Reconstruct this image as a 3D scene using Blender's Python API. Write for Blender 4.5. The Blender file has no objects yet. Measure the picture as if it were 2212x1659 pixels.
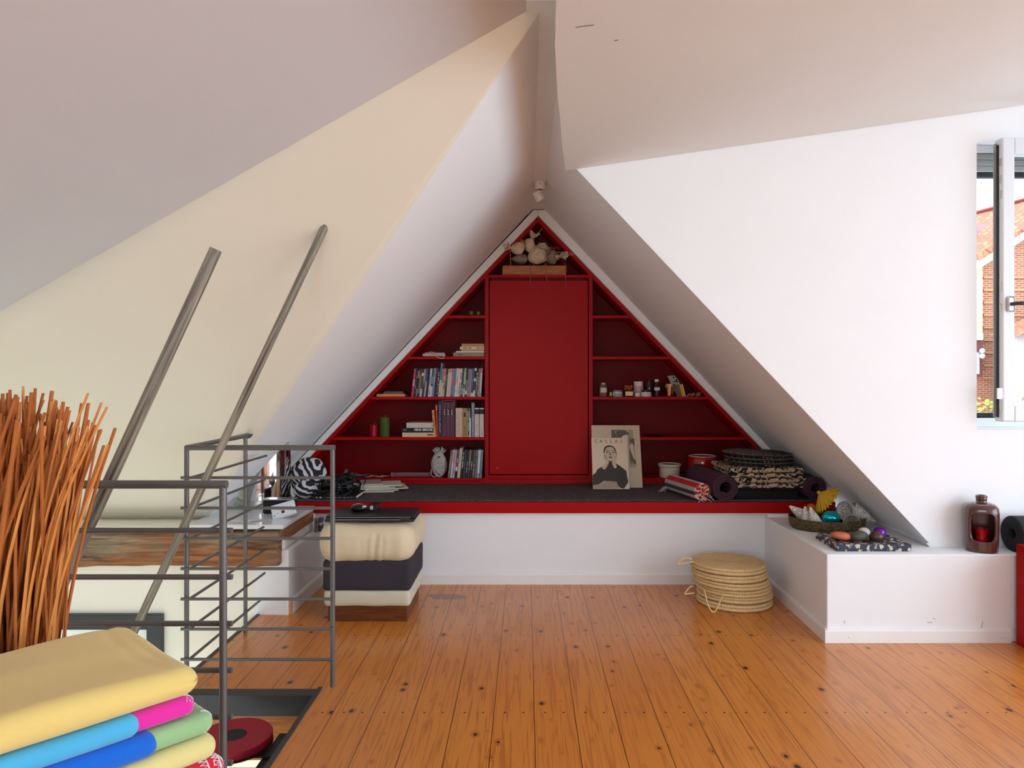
import bpy, bmesh, math, random
from mathutils import Vector, Matrix, noise
random.seed(7)
PI = math.pi
F, CX, CY, EYE = 1540.0, 1137.0, 820.0, 1.2      # lens, principal point and eye height of the photograph
scene = bpy.context.scene
COL = scene.collection
OFF = {}

def V(*a): return Vector(a)
def at(px, py, Y):      # a measured pixel at depth Y -> point in the room (metres)
    return Vector(((px - CX) * Y / F, Y, EYE - (py - CY) * Y / F))
def onz(px, py, z):     # a measured pixel on the level z
    Y = (EYE - z) * F / (py - CY)
    return Vector(((px - CX) * Y / F, Y, z))
def lin(c):
    out = []
    for v in c[:3]:
        v = v / 255.0
        out.append(v / 12.92 if v <= 0.04045 else ((v + 0.055) / 1.055) ** 2.4)
    return tuple(out)

# ------------------------------------------------------------------ materials
MATS = {}
class NT:
    def __init__(s, name):
        s.m = bpy.data.materials.new(name); s.m.use_nodes = True
        s.t = s.m.node_tree; s.b = s.t.nodes['Principled BSDF']
    def n(s, kind, **kw):
        nd = s.t.nodes.new(kind)
        for k, v in kw.items():
            if k in nd.inputs.keys(): nd.inputs[k].default_value = v
            else: setattr(nd, k, v)
        return nd
    def l(s, a, b): s.t.links.new(a, b)
    def math(s, op, a, b=None, c=None):
        nd = s.t.nodes.new('ShaderNodeMath'); nd.operation = op
        for i, v in enumerate((a, b, c)):
            if v is None: continue
            if isinstance(v, (int, float)): nd.inputs[i].default_value = v
            else: s.l(v, nd.inputs[i])
        return nd.outputs[0]
    def mix(s, f, a, b):
        nd = s.t.nodes.new('ShaderNodeMix'); nd.data_type = 'RGBA'
        for sock, v in ((nd.inputs[0], f), (nd.inputs[6], a), (nd.inputs[7], b)):
            if isinstance(v, (int, float)): sock.default_value = v
            elif isinstance(v, tuple): sock.default_value = (*v, 1) if len(v) == 3 else v
            else: s.l(v, sock)
        return nd.outputs[2]
    def ramp(s, f, stops):
        nd = s.t.nodes.new('ShaderNodeValToRGB'); e = nd.color_ramp.elements
        while len(e) < len(stops): e.new(0.5)
        for i, (p, c) in enumerate(stops):
            e[i].position = p; e[i].color = (*c, 1) if not isinstance(c, (int, float)) else (c, c, c, 1)
        s.l(f, nd.inputs[0]); return nd.outputs[0]
    def coord(s, scale=(1, 1, 1), which='Object', loc=(0, 0, 0), rot=(0, 0, 0)):
        tc = s.t.nodes.new('ShaderNodeTexCoord'); mp = s.t.nodes.new('ShaderNodeMapping')
        mp.inputs['Scale'].default_value = scale; mp.inputs['Location'].default_value = loc
        mp.inputs['Rotation'].default_value = rot
        s.l(tc.outputs[which], mp.inputs[0]); return mp.outputs[0]
    def noise(s, vec, scale, detail=3, rough=.5, dist=0):
        nd = s.n('ShaderNodeTexNoise', Scale=scale, Detail=detail, Roughness=rough, Distortion=dist)
        s.l(vec, nd.inputs['Vector']); return nd.outputs['Fac']
    def bump(s, h, strength=.3, dist=.005):
        nd = s.n('ShaderNodeBump', Strength=strength, Distance=dist)
        s.l(h, nd.inputs['Height']); s.l(nd.outputs[0], s.b.inputs['Normal'])
    def base(s, v):
        if isinstance(v, tuple): s.b.inputs['Base Color'].default_value = (*v, 1)
        else: s.l(v, s.b.inputs['Base Color'])
    def set(s, **kw):
        for k, v in kw.items(): s.b.inputs[k].default_value = v

def M(name, rgb, rough=.5, metal=0., var=.05, scale=9., bump=0., bscale=80., bdist=.004, coat=0., trans=0., ior=1.45, alpha=1., sheen=0., stretch=(1, 1, 1), spec=None):
    if name in MATS: return MATS[name]
    t = NT(name); c = lin(rgb)
    vec = t.coord(stretch)
    a = tuple(min(1, x * (1 - var)) for x in c); b = tuple(min(1, x * (1 + var)) for x in c)
    t.base(t.mix(t.noise(vec, scale, 4), a, b))
    if bump: t.bump(t.noise(vec, bscale, 3), bump, bdist)
    t.set(Roughness=rough, Metallic=metal, IOR=ior)
    if coat: t.set(**{'Coat Weight': coat, 'Coat Roughness': .1})
    if trans: t.set(**{'Transmission Weight': trans})
    if sheen: t.set(**{'Sheen Weight': sheen, 'Sheen Roughness': .5})
    if alpha < 1: t.set(Alpha=alpha)
    if spec is not None: t.set(**{'Specular IOR Level': spec})
    MATS[name] = t.m
    return t.m

def pattern(name, c1, c2, kind, scale, thr=.5, soft=.03, rough=.7, dist=0., stretch=(1, 1, 1), rot=(0, 0, 0), bump=0.):
    if name in MATS: return MATS[name]
    t = NT(name); vec = t.coord(stretch, rot=rot)
    if kind == 'noise': f = t.noise(vec, scale, 2, .4, dist)
    elif kind == 'bands': # contour lines of a noise field: swirls and veins
        f = t.noise(vec, scale, 1, .4, dist); f = t.math('PINGPONG', t.math('MULTIPLY', f, 6.0), 1.0)
    elif kind == 'dots':
        v = t.n('ShaderNodeTexVoronoi', Scale=scale, Randomness=.15); t.l(vec, v.inputs['Vector']); f = t.math('SUBTRACT', 1.0, v.outputs['Distance'])
    elif kind == 'cells':
        v = t.n('ShaderNodeTexVoronoi', Scale=scale, Randomness=1.); v.feature = 'SMOOTH_F1'; t.l(vec, v.inputs['Vector'])
        f = t.math('ADD', t.math('SUBTRACT', 1.0, v.outputs['Distance']), t.math('MULTIPLY', t.math('SUBTRACT', t.noise(vec, scale * 3, 2), .5), .6))
    elif kind == 'wave':
        v = t.n('ShaderNodeTexWave', Scale=scale, Distortion=dist, Detail=2.); v.inputs['Detail Scale'].default_value = 1.2
        t.l(vec, v.inputs['Vector']); f = v.outputs['Fac']
    r = t.ramp(f, [(max(0, thr - soft), 0.), (min(1, thr + soft), 1.)])
    t.base(t.mix(r, lin(c1), lin(c2))); t.set(Roughness=rough)
    if bump: t.bump(r, bump, .003)
    MATS[name] = t.m; return t.m

def wood(name, dark, light, axis=0, scale=6., rough=.5, knots=0., streak=14., bump=.15, red=None):
    if name in MATS: return MATS[name]
    t = NT(name); st = [streak, streak, streak]; st[axis] = 1.
    vec = t.coord(tuple(st))
    g = t.noise(vec, scale, 6, .6, .6)
    col = t.ramp(g, [(.3, lin(dark)), (.68, lin(light))])
    if red:
        big = t.noise(t.coord((1.2, 1.2, 3.)), 1.9, 3)
        col2 = t.ramp(g, [(.3, lin(red[0])), (.7, lin(red[1]))])
        col = t.mix(t.ramp(big, [(.44, 0.), (.58, 1.)]), col, col2)
    t.base(col); t.set(Roughness=rough)
    if bump: t.bump(g, bump, .006)
    MATS[name] = t.m; return t.m

# ------------------------------------------------------------------ mesh builder
class MB:
    def __init__(s): s.bm = bmesh.new(); s.mi = 0
    def _mark(s, faces):
        for f in faces: f.material_index = s.mi
    def face(s, pts):
        f = s.bm.faces.new([s.bm.verts.new(p) for p in pts]); f.material_index = s.mi; return f
    def box(s, lo, hi, bev=0., seg=2, mtx=None):
        lo, hi = Vector(lo), Vector(hi)
        b = bmesh.new(); bmesh.ops.create_cube(b, size=1.)
        bmesh.ops.scale(b, verts=b.verts, vec=hi - lo); bmesh.ops.translate(b, verts=b.verts, vec=(lo + hi) / 2)
        if bev: bmesh.ops.bevel(b, geom=b.edges[:], offset=bev, segments=seg, affect='EDGES', profile=.5)
        return s._merge(b, mtx)
    def _merge(s, b, mtx=None):
        if mtx is not None: b.transform(mtx)
        vm = {v: s.bm.verts.new(v.co) for v in b.verts}
        for f in b.faces:
            try:
                nf = s.bm.faces.new([vm[v] for v in f.verts]); nf.material_index = s.mi
            except ValueError: pass
        b.free(); return s
    def cbox(s, c, size, bev=0., rot=None, seg=2):
        m = Matrix.Translation(c)
        if rot is not None: m = m @ (rot.to_4x4() if not isinstance(rot, tuple) else Matrix.Rotation(rot[2], 4, 'Z') @ Matrix.Rotation(rot[1], 4, 'Y') @ Matrix.Rotation(rot[0], 4, 'X'))
        h = Vector(size) / 2
        return s.box(-h, h, bev, seg, m)
    def rbox(s, size, r, n=(24, 16, 4), fn=None, mtx=None):  # soft rounded block
        h = Vector(size) / 2; b = bmesh.new()
        rr = [min(r, x) for x in h]
        def P(x, y, z):
            p = Vector((x * h[0], y * h[1], z * h[2])); q = Vector([max(-(h[i] - rr[i]), min(h[i] - rr[i], p[i])) for i in range(3)])
            d = Vector([(p[i] - q[i]) / rr[i] for i in range(3)])
            mx = max(abs(d[0]), abs(d[1]), abs(d[2]))
            if mx > 1e-6:
                d = d / d.length * mx
            return q + Vector([d[i] * rr[i] for i in range(3)])
        cache = {}
        def vert(i, j, k):
            key = (i, j, k)
            if key not in cache:
                # denser sampling near the edges
                def w(a, m):
                    x = a / m * 2 - 1
                    return math.sin(x * PI / 2) * .55 + x * .45
                p = P(w(i, n[0]), w(j, n[1]), w(k, n[2]))
                if fn: p = fn(p)
                cache[key] = b.verts.new(p)
            return cache[key]
        for i in range(n[0]):
            for j in range(n[1]):
                b.faces.new([vert(i, j, 0), vert(i, j + 1, 0), vert(i + 1, j + 1, 0), vert(i + 1, j, 0)])
                b.faces.new([vert(i, j, n[2]), vert(i + 1, j, n[2]), vert(i + 1, j + 1, n[2]), vert(i, j + 1, n[2])])
        for i in range(n[0]):
            for k in range(n[2]):
                b.faces.new([vert(i, 0, k), vert(i + 1, 0, k), vert(i + 1, 0, k + 1), vert(i, 0, k + 1)])
                b.faces.new([vert(i, n[1], k), vert(i, n[1], k + 1), vert(i + 1, n[1], k + 1), vert(i + 1, n[1], k)])
        for j in range(n[1]):
            for k in range(n[2]):
                b.faces.new([vert(0, j, k), vert(0, j, k + 1), vert(0, j + 1, k + 1), vert(0, j + 1, k)])
                b.faces.new([vert(n[0], j, k), vert(n[0], j + 1, k), vert(n[0], j + 1, k + 1), vert(n[0], j, k + 1)])
        return s._merge(b, mtx)
    def prism(s, poly, ext):
        ext = Vector(ext); a = [s.bm.verts.new(Vector(p)) for p in poly]; b = [s.bm.verts.new(Vector(p) + ext) for p in poly]
        n = len(a); fs = [s.bm.faces.new(a[::-1]), s.bm.faces.new(b)]
        for i in range(n): fs.append(s.bm.faces.new([a[i], a[(i + 1) % n], b[(i + 1) % n], b[i]]))
        s._mark(fs); return s
    def tube(s, pts, r, seg=8, cap=True, closed=False, sq=1.):
        pts = [Vector(p) for p in pts]; n = len(pts)
        rs = r if isinstance(r, (list, tuple)) else [r] * n
        rings = []; up = None
        for i, p in enumerate(pts):
            if closed: d = pts[(i + 1) % n] - pts[i - 1]
            else: d = pts[min(i + 1, n - 1)] - pts[max(i - 1, 0)]
            if d.length < 1e-9: d = Vector((0, 0, 1))
            d.normalize()
            if up is None:
                up = Vector((0, 0, 1)) if abs(d.z) < .9 else Vector((0, 1, 0))
            x = up - d * up.dot(d)
            if x.length < 1e-6: x = d.orthogonal()
            x.normalize(); up = x; y = d.cross(x)
            rings.append([s.bm.verts.new(p + (x * math.cos(2 * PI * k / seg) + y * math.sin(2 * PI * k / seg) * sq) * rs[i]) for k in range(seg)])
        m = n if closed else n - 1; fs = []
        for i in range(m):
            A, B = rings[i], rings[(i + 1) % n]
            for k in range(seg): fs.append(s.bm.faces.new([A[k], A[(k + 1) % seg], B[(k + 1) % seg], B[k]]))
        if cap and not closed:
            fs.append(s.bm.faces.new(rings[0][::-1])); fs.append(s.bm.faces.new(rings[-1]))
        s._mark(fs); return s
    def lathe(s, prof, c=(0, 0, 0), seg=32, mtx=None, fn=None):   # prof: (r, z)
        b = bmesh.new(); rings = []
        for (r, z) in prof:
            if r < 1e-6: rings.append([b.verts.new((0, 0, z))])
            else: rings.append([b.verts.new((r * math.cos(2 * PI * k / seg), r * math.sin(2 * PI * k / seg), z)) for k in range(seg)])
        for A, B in zip(rings, rings[1:]):
            for k in range(seg):
                k2 = (k + 1) % seg
                if len(A) == 1 and len(B) == 1: continue
                if len(A) == 1: b.faces.new([A[0], B[k2], B[k]])
                elif len(B) == 1: b.faces.new([A[k], A[k2], B[0]])
                else: b.faces.new([A[k], A[k2], B[k2], B[k]])
        if fn:
            for v in b.verts: v.co = fn(v.co)
        m = Matrix.Translation(c)
        if mtx is not None: m = m @ mtx
        return s._merge(b, m)
    def ball(s, c, r, su=24, sv=14, fn=None, mtx=None):
        r = r if isinstance(r, (tuple, list)) else (r, r, r)
        prof = [(math.sin(PI * i / sv), -math.cos(PI * i / sv)) for i in range(sv + 1)]
        def f2(p):
            if fn: p = fn(p)
            return Vector((p[0] * r[0], p[1] * r[1], p[2] * r[2]))
        return s.lathe(prof, c, su, mtx, f2)
    def build(s, name, mats, parent=None, loc=None, smooth=None, kind=None, local=False, norm=True):
        if norm: bmesh.ops.recalc_face_normals(s.bm, faces=s.bm.faces[:])
        off = Vector((0, 0, 0))
        if parent is not None and not local: off = OFF.get(parent.name, Vector((0, 0, 0)))
        elif loc is not None: off = Vector(loc)
        if off.length: bmesh.ops.translate(s.bm, verts=s.bm.verts, vec=-off)
        me = bpy.data.meshes.new(name); s.bm.to_mesh(me); s.bm.free()
        for m in (mats if isinstance(mats, (list, tuple)) else [mats]): me.materials.append(m)
        o = bpy.data.objects.new(name, me); COL.objects.link(o)
        if smooth is not None:
            for p in me.polygons: p.use_smooth = True
            if smooth < 180: me.set_sharp_from_angle(angle=math.radians(smooth))
        if parent is not None:
            o.parent = parent; OFF[o.name] = Vector((0, 0, 0)) if local else off
        elif loc is not None: o.location = loc
        if kind: o['kind'] = kind
        return o

def tag(o, label, cat, group=None):
    o['label'] = label; o['category'] = cat
    if group: o['group'] = group
    return o
def thing(name, label, cat, loc=(0, 0, 0), group=None, rot=None):
    o = bpy.data.objects.new(name, None); o.empty_display_size = .05; COL.objects.link(o); o.location = loc
    if rot is not None: o.rotation_euler = rot
    OFF[o.name] = Vector(loc)
    return tag(o, label, cat, group)
def copy_tree(o, parent=None):
    c = o.copy(); COL.objects.link(c)
    if parent is not None: c.parent = parent
    for ch in list(o.children): copy_tree(ch, c)
    return c
def struct(mb, name, mats, smooth=None): return mb.build(name, mats, smooth=smooth, kind='structure')
def arc(c, r, a0, a1, n, ax='xz'):
    out = []
    for i in range(n + 1):
        a = a0 + (a1 - a0) * i / n; u, v = r * math.cos(a), r * math.sin(a)
        out.append(Vector(c) + (Vector((u, 0, v)) if ax == 'xz' else Vector((u, v, 0)) if ax == 'xy' else Vector((0, u, v))))
    return out
def text_mesh(body, size, name, mat, parent, mtx, sx=1., depth=.0006, bold=0.):
    cu = bpy.data.curves.new(name, 'FONT'); cu.body = body; cu.size = size; cu.extrude = depth; cu.offset = bold
    cu.align_x = 'LEFT'; cu.space_character = 1.0
    tmp = bpy.data.objects.new(name + '_tmp', cu); COL.objects.link(tmp)
    dg = bpy.context.evaluated_depsgraph_get(); dg.update()
    me = bpy.data.meshes.new_from_object(tmp.evaluated_get(dg)); bpy.data.objects.remove(tmp)
    me.transform(mtx @ Matrix.Diagonal((sx, 1, 1, 1)))
    me.materials.clear(); me.materials.append(mat)
    o = bpy.data.objects.new(name, me); COL.objects.link(o); o.parent = parent; OFF[o.name] = Vector((0, 0, 0))
    return o
def cat(pts, n=5):
    P = [Vector(p) for p in pts]; sm = []
    for i in range(len(P) - 1):
        p0, p1, p2, p3 = P[max(i - 1, 0)], P[i], P[i + 1], P[min(i + 2, len(P) - 1)]
        for k in range(n):
            t = k / n; sm.append(.5 * ((2 * p1) + (-p0 + p2) * t + (2 * p0 - 5 * p1 + 4 * p2 - p3) * t * t + (-p0 + 3 * p1 - 3 * p2 + p3) * t ** 3))
    return sm + [P[-1]]
ORD = 'first second third fourth fifth sixth seventh eighth ninth tenth eleventh twelfth thirteenth fourteenth fifteenth sixteenth seventeenth eighteenth nineteenth twentieth'.split()
def ordinal(i):
    if i < 20: return ORD[i]
    if i < 29: return 'twenty-' + ORD[i - 20]
    if i == 29: return 'thirtieth'
    return 'thirty-' + ORD[i - 30]
FRONT = Matrix.Rotation(PI / 2, 4, 'X')     # text lying in XY -> standing, facing -Y
SKY, SUN, EXPO = 3.9, 2.5, 0.60
# ================================================================== materials of the place
PAINT = M('white_wall_paint', (246, 247, 248), .75, var=.02, scale=3, bump=.12, bscale=140, bdist=.002)
CREAM = M('cream_wall_paint', (247, 241, 223), .8, var=.02, scale=3, bump=.12, bscale=140, bdist=.002)
CEILP = M('off_white_ceiling_paint', (226, 226, 230), .8, var=.02, scale=3, bump=.1, bscale=120, bdist=.002)
CEILR = M('sand_white_ceiling_paint', (234, 232, 226), .8, var=.02, scale=3, bump=.1, bscale=120, bdist=.002)
TRIMP = M('white_satin_trim', (246, 244, 240), .45, var=.02, scale=5)
RED = M('red_lacquer', (168, 1, 7), .45, spec=.2, var=.05, scale=4, bump=.05, bscale=60)
REDSHADE = M('shaded_red_lacquer', (116, 1, 6), .5, spec=.18, var=.05, scale=4, bump=.05, bscale=60)  # same red paint, darkened: shade of the shelf interior put into the colour
STEEL = M('grey_steel_rail', (112, 110, 108), .42, metal=.4, var=.08, scale=20)
DSTEEL = M('dark_grey_steel', (66, 66, 66), .5, metal=.3, var=.08, scale=12)
DKFRAME = M('anthracite_frame', (50, 54, 54), .45, var=.06)
ALU = M('light_window_profile', (222, 225, 228), .35, var=.02)
GREYPROF = M('grey_shutter_profile', (150, 148, 142), .5, var=.04)
BLACKR = M('black_rubber', (18, 18, 22), .6, var=.1)
CARPET = NT('charcoal_felt_carpet')
_n = CARPET.noise(CARPET.coord(), 150, 3, .8)
CARPET.base(CARPET.ramp(_n, [(.4, lin((26, 22, 25))), (.62, lin((104, 96, 98)))])); CARPET.bump(_n, .5, .004); CARPET.set(Roughness=.95)
CARPET = CARPET.m

def floor_material():
    t = NT('orange_pine_boards')
    tc = t.t.nodes.new('ShaderNodeTexCoord'); sx = t.t.nodes.new('ShaderNodeSeparateXYZ'); t.l(tc.outputs['Object'], sx.inputs[0])
    x, y = sx.outputs[0], sx.outputs[1]
    bx = t.math('DIVIDE', t.math('SUBTRACT', x, .0285), .145); idx = t.math('FLOOR', bx); fr = t.math('FRACT', bx)
    fr = t.math('SUBTRACT', bx, idx)
    wn = t.t.nodes.new('ShaderNodeTexWhiteNoise'); wn.noise_dimensions = '1D'; t.l(idx, wn.inputs['W']); rnd = wn.outputs['Value']
    def vec(a, b, c):
        cb = t.t.nodes.new('ShaderNodeCombineXYZ')
        for i, v in enumerate((a, b, c)):
            if isinstance(v, (int, float)): cb.inputs[i].default_value = v
            else: t.l(v, cb.inputs[i])
        return cb.outputs[0]
    ysh = t.math('ADD', y, t.math('MULTIPLY', rnd, 17.))
    # knots
    kn = t.n('ShaderNodeTexVoronoi', Scale=1., Randomness=.95); t.l(vec(t.math('MULTIPLY', x, 13.), t.math('MULTIPLY', ysh, 8.5), rnd), kn.inputs['Vector'])
    kd = t.math('ADD', kn.outputs['Distance'], t.math('MULTIPLY', t.math('SUBTRACT', t.noise(vec(x, ysh, 0), 40, 2), .5), .08))
    sc = t.t.nodes.new('ShaderNodeSeparateXYZ'); t.l(kn.outputs['Color'], sc.inputs[0])
    ksize = t.math('MULTIPLY', t.math('MAXIMUM', t.math('SUBTRACT', sc.outputs[0], .3), 0.), .2)
    knot = t.math('LESS_THAN', kd, ksize)
    halo = t.ramp(t.math('SUBTRACT', kd, ksize), [(.0, 1.), (.16, 0.)])
    # cathedral grain, bent around the knots
    gx = t.math('ADD', t.math('MULTIPLY', x, 26.), t.math('MULTIPLY', halo, 1.1))
    g1 = t.noise(vec(gx, t.math('MULTIPLY', ysh, .9), t.math('MULTIPLY', idx, 3.7)), 1.4, 2, .5, .3)
    rings = t.math('PINGPONG', t.math('MULTIPLY', g1, 11.), 1.)
    fine = t.noise(vec(t.math('MULTIPLY', x, 220.), t.math('MULTIPLY', ysh, 4.), 0), 1., 3, .6)
    big = t.noise(vec(x, t.math('MULTIPLY', y, .8), 3.), 1.7, 3)
    c = t.mix(t.ramp(rings, [(.0, 0.), (.6, .12), (1., 1.)]), lin((220, 136, 46)), lin((168, 82, 16)))
    c = t.mix(t.math('MULTIPLY', fine, .45), c, lin((236, 164, 84)))
    c = t.mix(t.math('MULTIPLY', t.ramp(rnd, [(0, 0.), (1, 1.)]), .4), c, lin((212, 124, 42)))
    c = t.mix(t.math('MULTIPLY', t.ramp(big, [(.4, 0.), (.7, 1.)]), .3), c, lin((196, 112, 44)))
    c = t.mix(t.math('MULTIPLY', halo, .6), c, lin((150, 70, 16)))
    c = t.mix(knot, c, lin((66, 28, 10)))
    # nail heads in rows over the joists
    ny = t.math('SUBTRACT', t.math('PINGPONG', t.math('SUBTRACT', y, 4.12), .3875), 0.)
    nx = t.math('SUBTRACT', t.math('PINGPONG', fr, .5), .27)
    nd = t.math('SQRT', t.math('ADD', t.math('POWER', ny, 2.), t.math('POWER', t.math('MULTIPLY', nx, .145), 2.)))
    c = t.mix(t.math('LESS_THAN', nd, .0045), c, lin((40, 18, 8)))
    # the old purple-brown spill beside the pouffe
    s1 = t.math('SQRT', t.math('ADD', t.math('POWER', t.math('DIVIDE', t.math('ADD', x, .42), .15), 2.), t.math('POWER', t.math('DIVIDE', t.math('SUBTRACT', y, 3.93), .085), 2.)))
    s1 = t.math('ADD', s1, t.math('MULTIPLY', t.math('SUBTRACT', t.noise(vec(x, y, 0), 11, 3), .5), 2.2))
    c = t.mix(t.math('MULTIPLY', t.ramp(s1, [(.62, 1.), (.7, 0.)]), .55), c, lin((96, 56, 56)))
    seam = t.math('LESS_THAN', t.math('PINGPONG', fr, .5), .011)
    c = t.mix(t.math('MULTIPLY', seam, .85), c, lin((58, 26, 10)))
    t.base(c)
    t.bump(t.math('SUBTRACT', t.math('MULTIPLY', fine, .25), seam), .25, .003)
    t.l(t.ramp(big, [(.3, .27), (.7, .4)]), t.b.inputs['Roughness'])
    t.set(**{'Specular IOR Level': .5, 'Coat Weight': .3, 'Coat Roughness': .2})
    return t.m
FLOOR = floor_material()

# ================================================================== the room
YW, YB, YU = 3.41, 4.15, 4.79         # window wall, bench front, shelf front
ZB = .487
def zc(x): return 2.199 + .143 * (x - .187)          # right ceiling
def zl(x): return 2.357 + .395 * (x - .04)           # left ceiling
def xl(z): return .04 - (2.336 - z) / 1.071          # left niche slope
def xr(z): return .118 + (2.336 - z) / 1.06          # right niche slope
XL, XR, YBK, ZLOW = -3.0, 4.5, -3.2, -2.3
FXL = -1.365                          # left edge of the upper floor

b = MB()   # upper floor, cut out for the stairwell
for lo, hi in (((FXL, 2.758), (XR, YW + .0)), ((FXL, YW), (2.02, 4.30)), ((-.81, YBK), (XR, 2.758)), ((XL, YBK), (-.81, 1.85))):
    b.box((lo[0], lo[1], -.045), (hi[0], hi[1], 0))
struct(b, 'floor', FLOOR)
b = MB(); b.box((XL - .2, YBK, ZLOW - .1), (XR, 5.2, ZLOW))
struct(b, 'floor_lower', M('pale_lower_floor', (226, 218, 200), .5))
# soffit of the storey below, keeps the boards from being paper
b = MB()
for lo, hi in (((FXL + .06, 2.84), (XR, YW)), ((-.73, YBK), (XR, 2.84)), ((XL, YBK), (-.9, 1.77)), ((FXL + .06, YW), (2.02, 4.3))):
    b.box((lo[0], lo[1], -.26), (hi[0], hi[1], -.05))
struct(b, 'ceiling_lower', CREAM)
# steel edging of the opening
b = MB()
b.box((FXL, 2.7, -.075), (-.81, 2.758, .004)); b.box((-.81, 1.85, -.075), (-.793, 2.775, .004)); b.box((FXL - .012, 2.758, -.075), (FXL + .004, 3.64, .004))
b.box((XL, 1.85, -.075), (-.81, 1.868, .004))
struct(b, 'trim_1', DSTEEL)
b = MB(); b.box((FXL, 2.735, -.26), (-.8, 2.757, -.0755)); b.box((-.815, 1.87, -.26), (-.795, 2.735, -.0755))
struct(b, 'trim_2', wood('pine_fascia', (168, 84, 16), (214, 134, 44), 0, 5, .45, streak=20))

# --- left: low ceiling, slope, niche soffit
def edge_pt(Y, z): return Vector((xl(z), Y, z))
EDGE = [((4.926 - z) / 1.17, z) for z in (2.336, 2.25, 2.06, 1.794, 1.396, 1.027, .715, .456)]
def smooth_edge(pts, n=6):
    out = []
    for i in range(len(pts) - 1):
        p0 = pts[max(i - 1, 0)]; p1 = pts[i]; p2 = pts[i + 1]; p3 = pts[min(i + 2, len(pts) - 1)]
        for k in range(n):
            t = k / n
            out.append(tuple(.5 * ((2 * p1[j]) + (-p0[j] + p2[j]) * t + (2 * p0[j] - 5 * p1[j] + 4 * p2[j] - p3[j]) * t * t + (-p0[j] + 3 * p1[j] - 3 * p2[j] + p3[j]) * t ** 3) for j in range(2)))
    return out + [pts[-1]]
ES = EDGE
b = MB()
low = [(.15, YBK), (.15, 2.158), (XL, 3.222), (XL, YBK)]
b.prism([(x, y, zl(x)) for x, y in low], (0, 0, .08))
struct(b, 'ceiling_left', CEILP)
def roofz(Y): return 4.926 - 1.17 * Y
b = MB()   # sloping roof face above the stairs, from the low ceiling down to the curved niche edge
def edge_at(x):
    for (Ya, za), (Yb, zb) in zip(ES, ES[1:]):
        xa, xb = xl(za), xl(zb)
        if xb <= x <= xa:
            t = 0 if xa == xb else (xa - x) / (xa - xb); return Ya + (Yb - Ya) * t, za + (zb - za) * t
    return None
cols = sorted(set([XL + (-1.71 - XL) * i / 14 for i in range(14)] + [xl(z) - 1e-6 for Y, z in ES]))
rows = []
for x in cols:
    zt_ = zl(x); yt = (4.926 - zt_) / 1.17; ed = edge_at(x) or (3.83, roofz(3.83)); col = []
    dev = ed[1] - roofz(ed[0])
    for k in range(13):
        t = k / 12; Y = yt - .02 + (ed[0] - yt + .02) * t; col.append(Vector((x, Y, roofz(Y) + dev * max(0, (t - .55) / .45) ** 1.5)))
    rows.append(col)
vs = [[b.bm.verts.new(p) for p in r] for r in rows]
for i in range(len(rows) - 1):
    for k in range(12): b.bm.faces.new([vs[i][k], vs[i][k + 1], vs[i + 1][k + 1], vs[i + 1][k]])
o = struct(b, 'wall_slope', CREAM, 40)
md = o.modifiers.new('thickness', 'SOLIDIFY'); md.thickness = .04; md.offset = 1
def niche_poly(pts, th, name, mat):
    b = MB(); b.prism([edge_pt(Y, z) for Y, z in pts], th); return struct(b, name, mat)
niche_poly([(5.1, 2.336)] + ES[:-1] + [(3.84, .46), (3.985, .46), (4.03, .848), (4.05, .85), (4.62, .64), (4.62, .40), (5.1, .40)], (-.035, 0, .035), 'wall_left_soffit', PAINT)
b = MB(); b.box((-.0, 2.14, 2.337), (.16, 5.1, 2.40))
struct(b, 'ceiling_ridge', PAINT)
# --- right niche soffit
def rp(Y, x): return Vector((x, Y, 2.336 - 1.06 * (x - .118)))
b = MB(); b.prism([rp(2.1, .118), rp(5.1, .118), rp(5.1, 2.05), rp(YW + .001, 2.05), rp(YW + .001, .2), rp(2.1, .2)], (.03, 0, .03))
struct(b, 'wall_right_soffit', PAINT)
# --- right ceiling, its edge drops below the ridge
ce = [(.02, YBK), (.055, 1.0), (.079, 1.88), (.084, 2.1), (.097, 2.3), (.110, 2.5), (.128, 2.7), (.15, 3.0), (.187, YW - .002)]
pl = [(x, y) for x, y in ce] + [(XR, YW - .002), (XR, YBK)]
b = MB(); b.prism([(x, y, zc(x)) for x, y in pl], (0, 0, .17))
struct(b, 'ceiling_right', CEILR)
# --- window wall
WX0, WX1, WZ0, WZ1 = 2.154, 3.35, .962, 2.336
b = MB(); T = .14
def pw(pts): b.prism([(x, YW, z) for x, z in pts], (0, T, 0))
e1 = lambda x: 2.336 - 1.06 * (x - .118)
pw([(.253, e1(.25)), (.253, zc(.253) + .12), (WX0, zc(WX0) + .12), (WX0, e1(2.05) - .12), (2.052, e1(2.05))])
pw([(WX0, WZ1), (WX0, zc(WX0) + .12), (WX1, zc(WX1) + .12), (WX1, WZ1)])
pw([(WX1, -.3), (WX1, zc(WX1) + .12), (XR + .1, zc(XR) + .12), (XR + .1, -.3)])
pw([(WX0, -.3), (WX0, WZ0), (WX1, WZ0), (WX1, -.3)])
pw([(2.0, -.3), (2.0, .396), (2.052, .36), (WX0, .3), (WX0, -.3)])
struct(b, 'wall_window', PAINT)
# --- box plinth in front of it
BX, BY, BZ = 1.374, 3.26, .40
b = MB(); b.prism([(BX, BY, 0), (BX + .024, 4.185, 0), (2.95, 4.185, 0), (2.95, BY, 0)], (0, 0, BZ))
o = struct(b, 'wall_plinth', PAINT)
mdb = o.modifiers.new('edge', 'BEVEL'); mdb.width = .006; mdb.segments = 3
# --- wall under the bench
b = MB(); b.box((-1.24, 4.185, 0), (1.42, 4.3, .425))
struct(b, 'wall_bench', PAINT)
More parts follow.
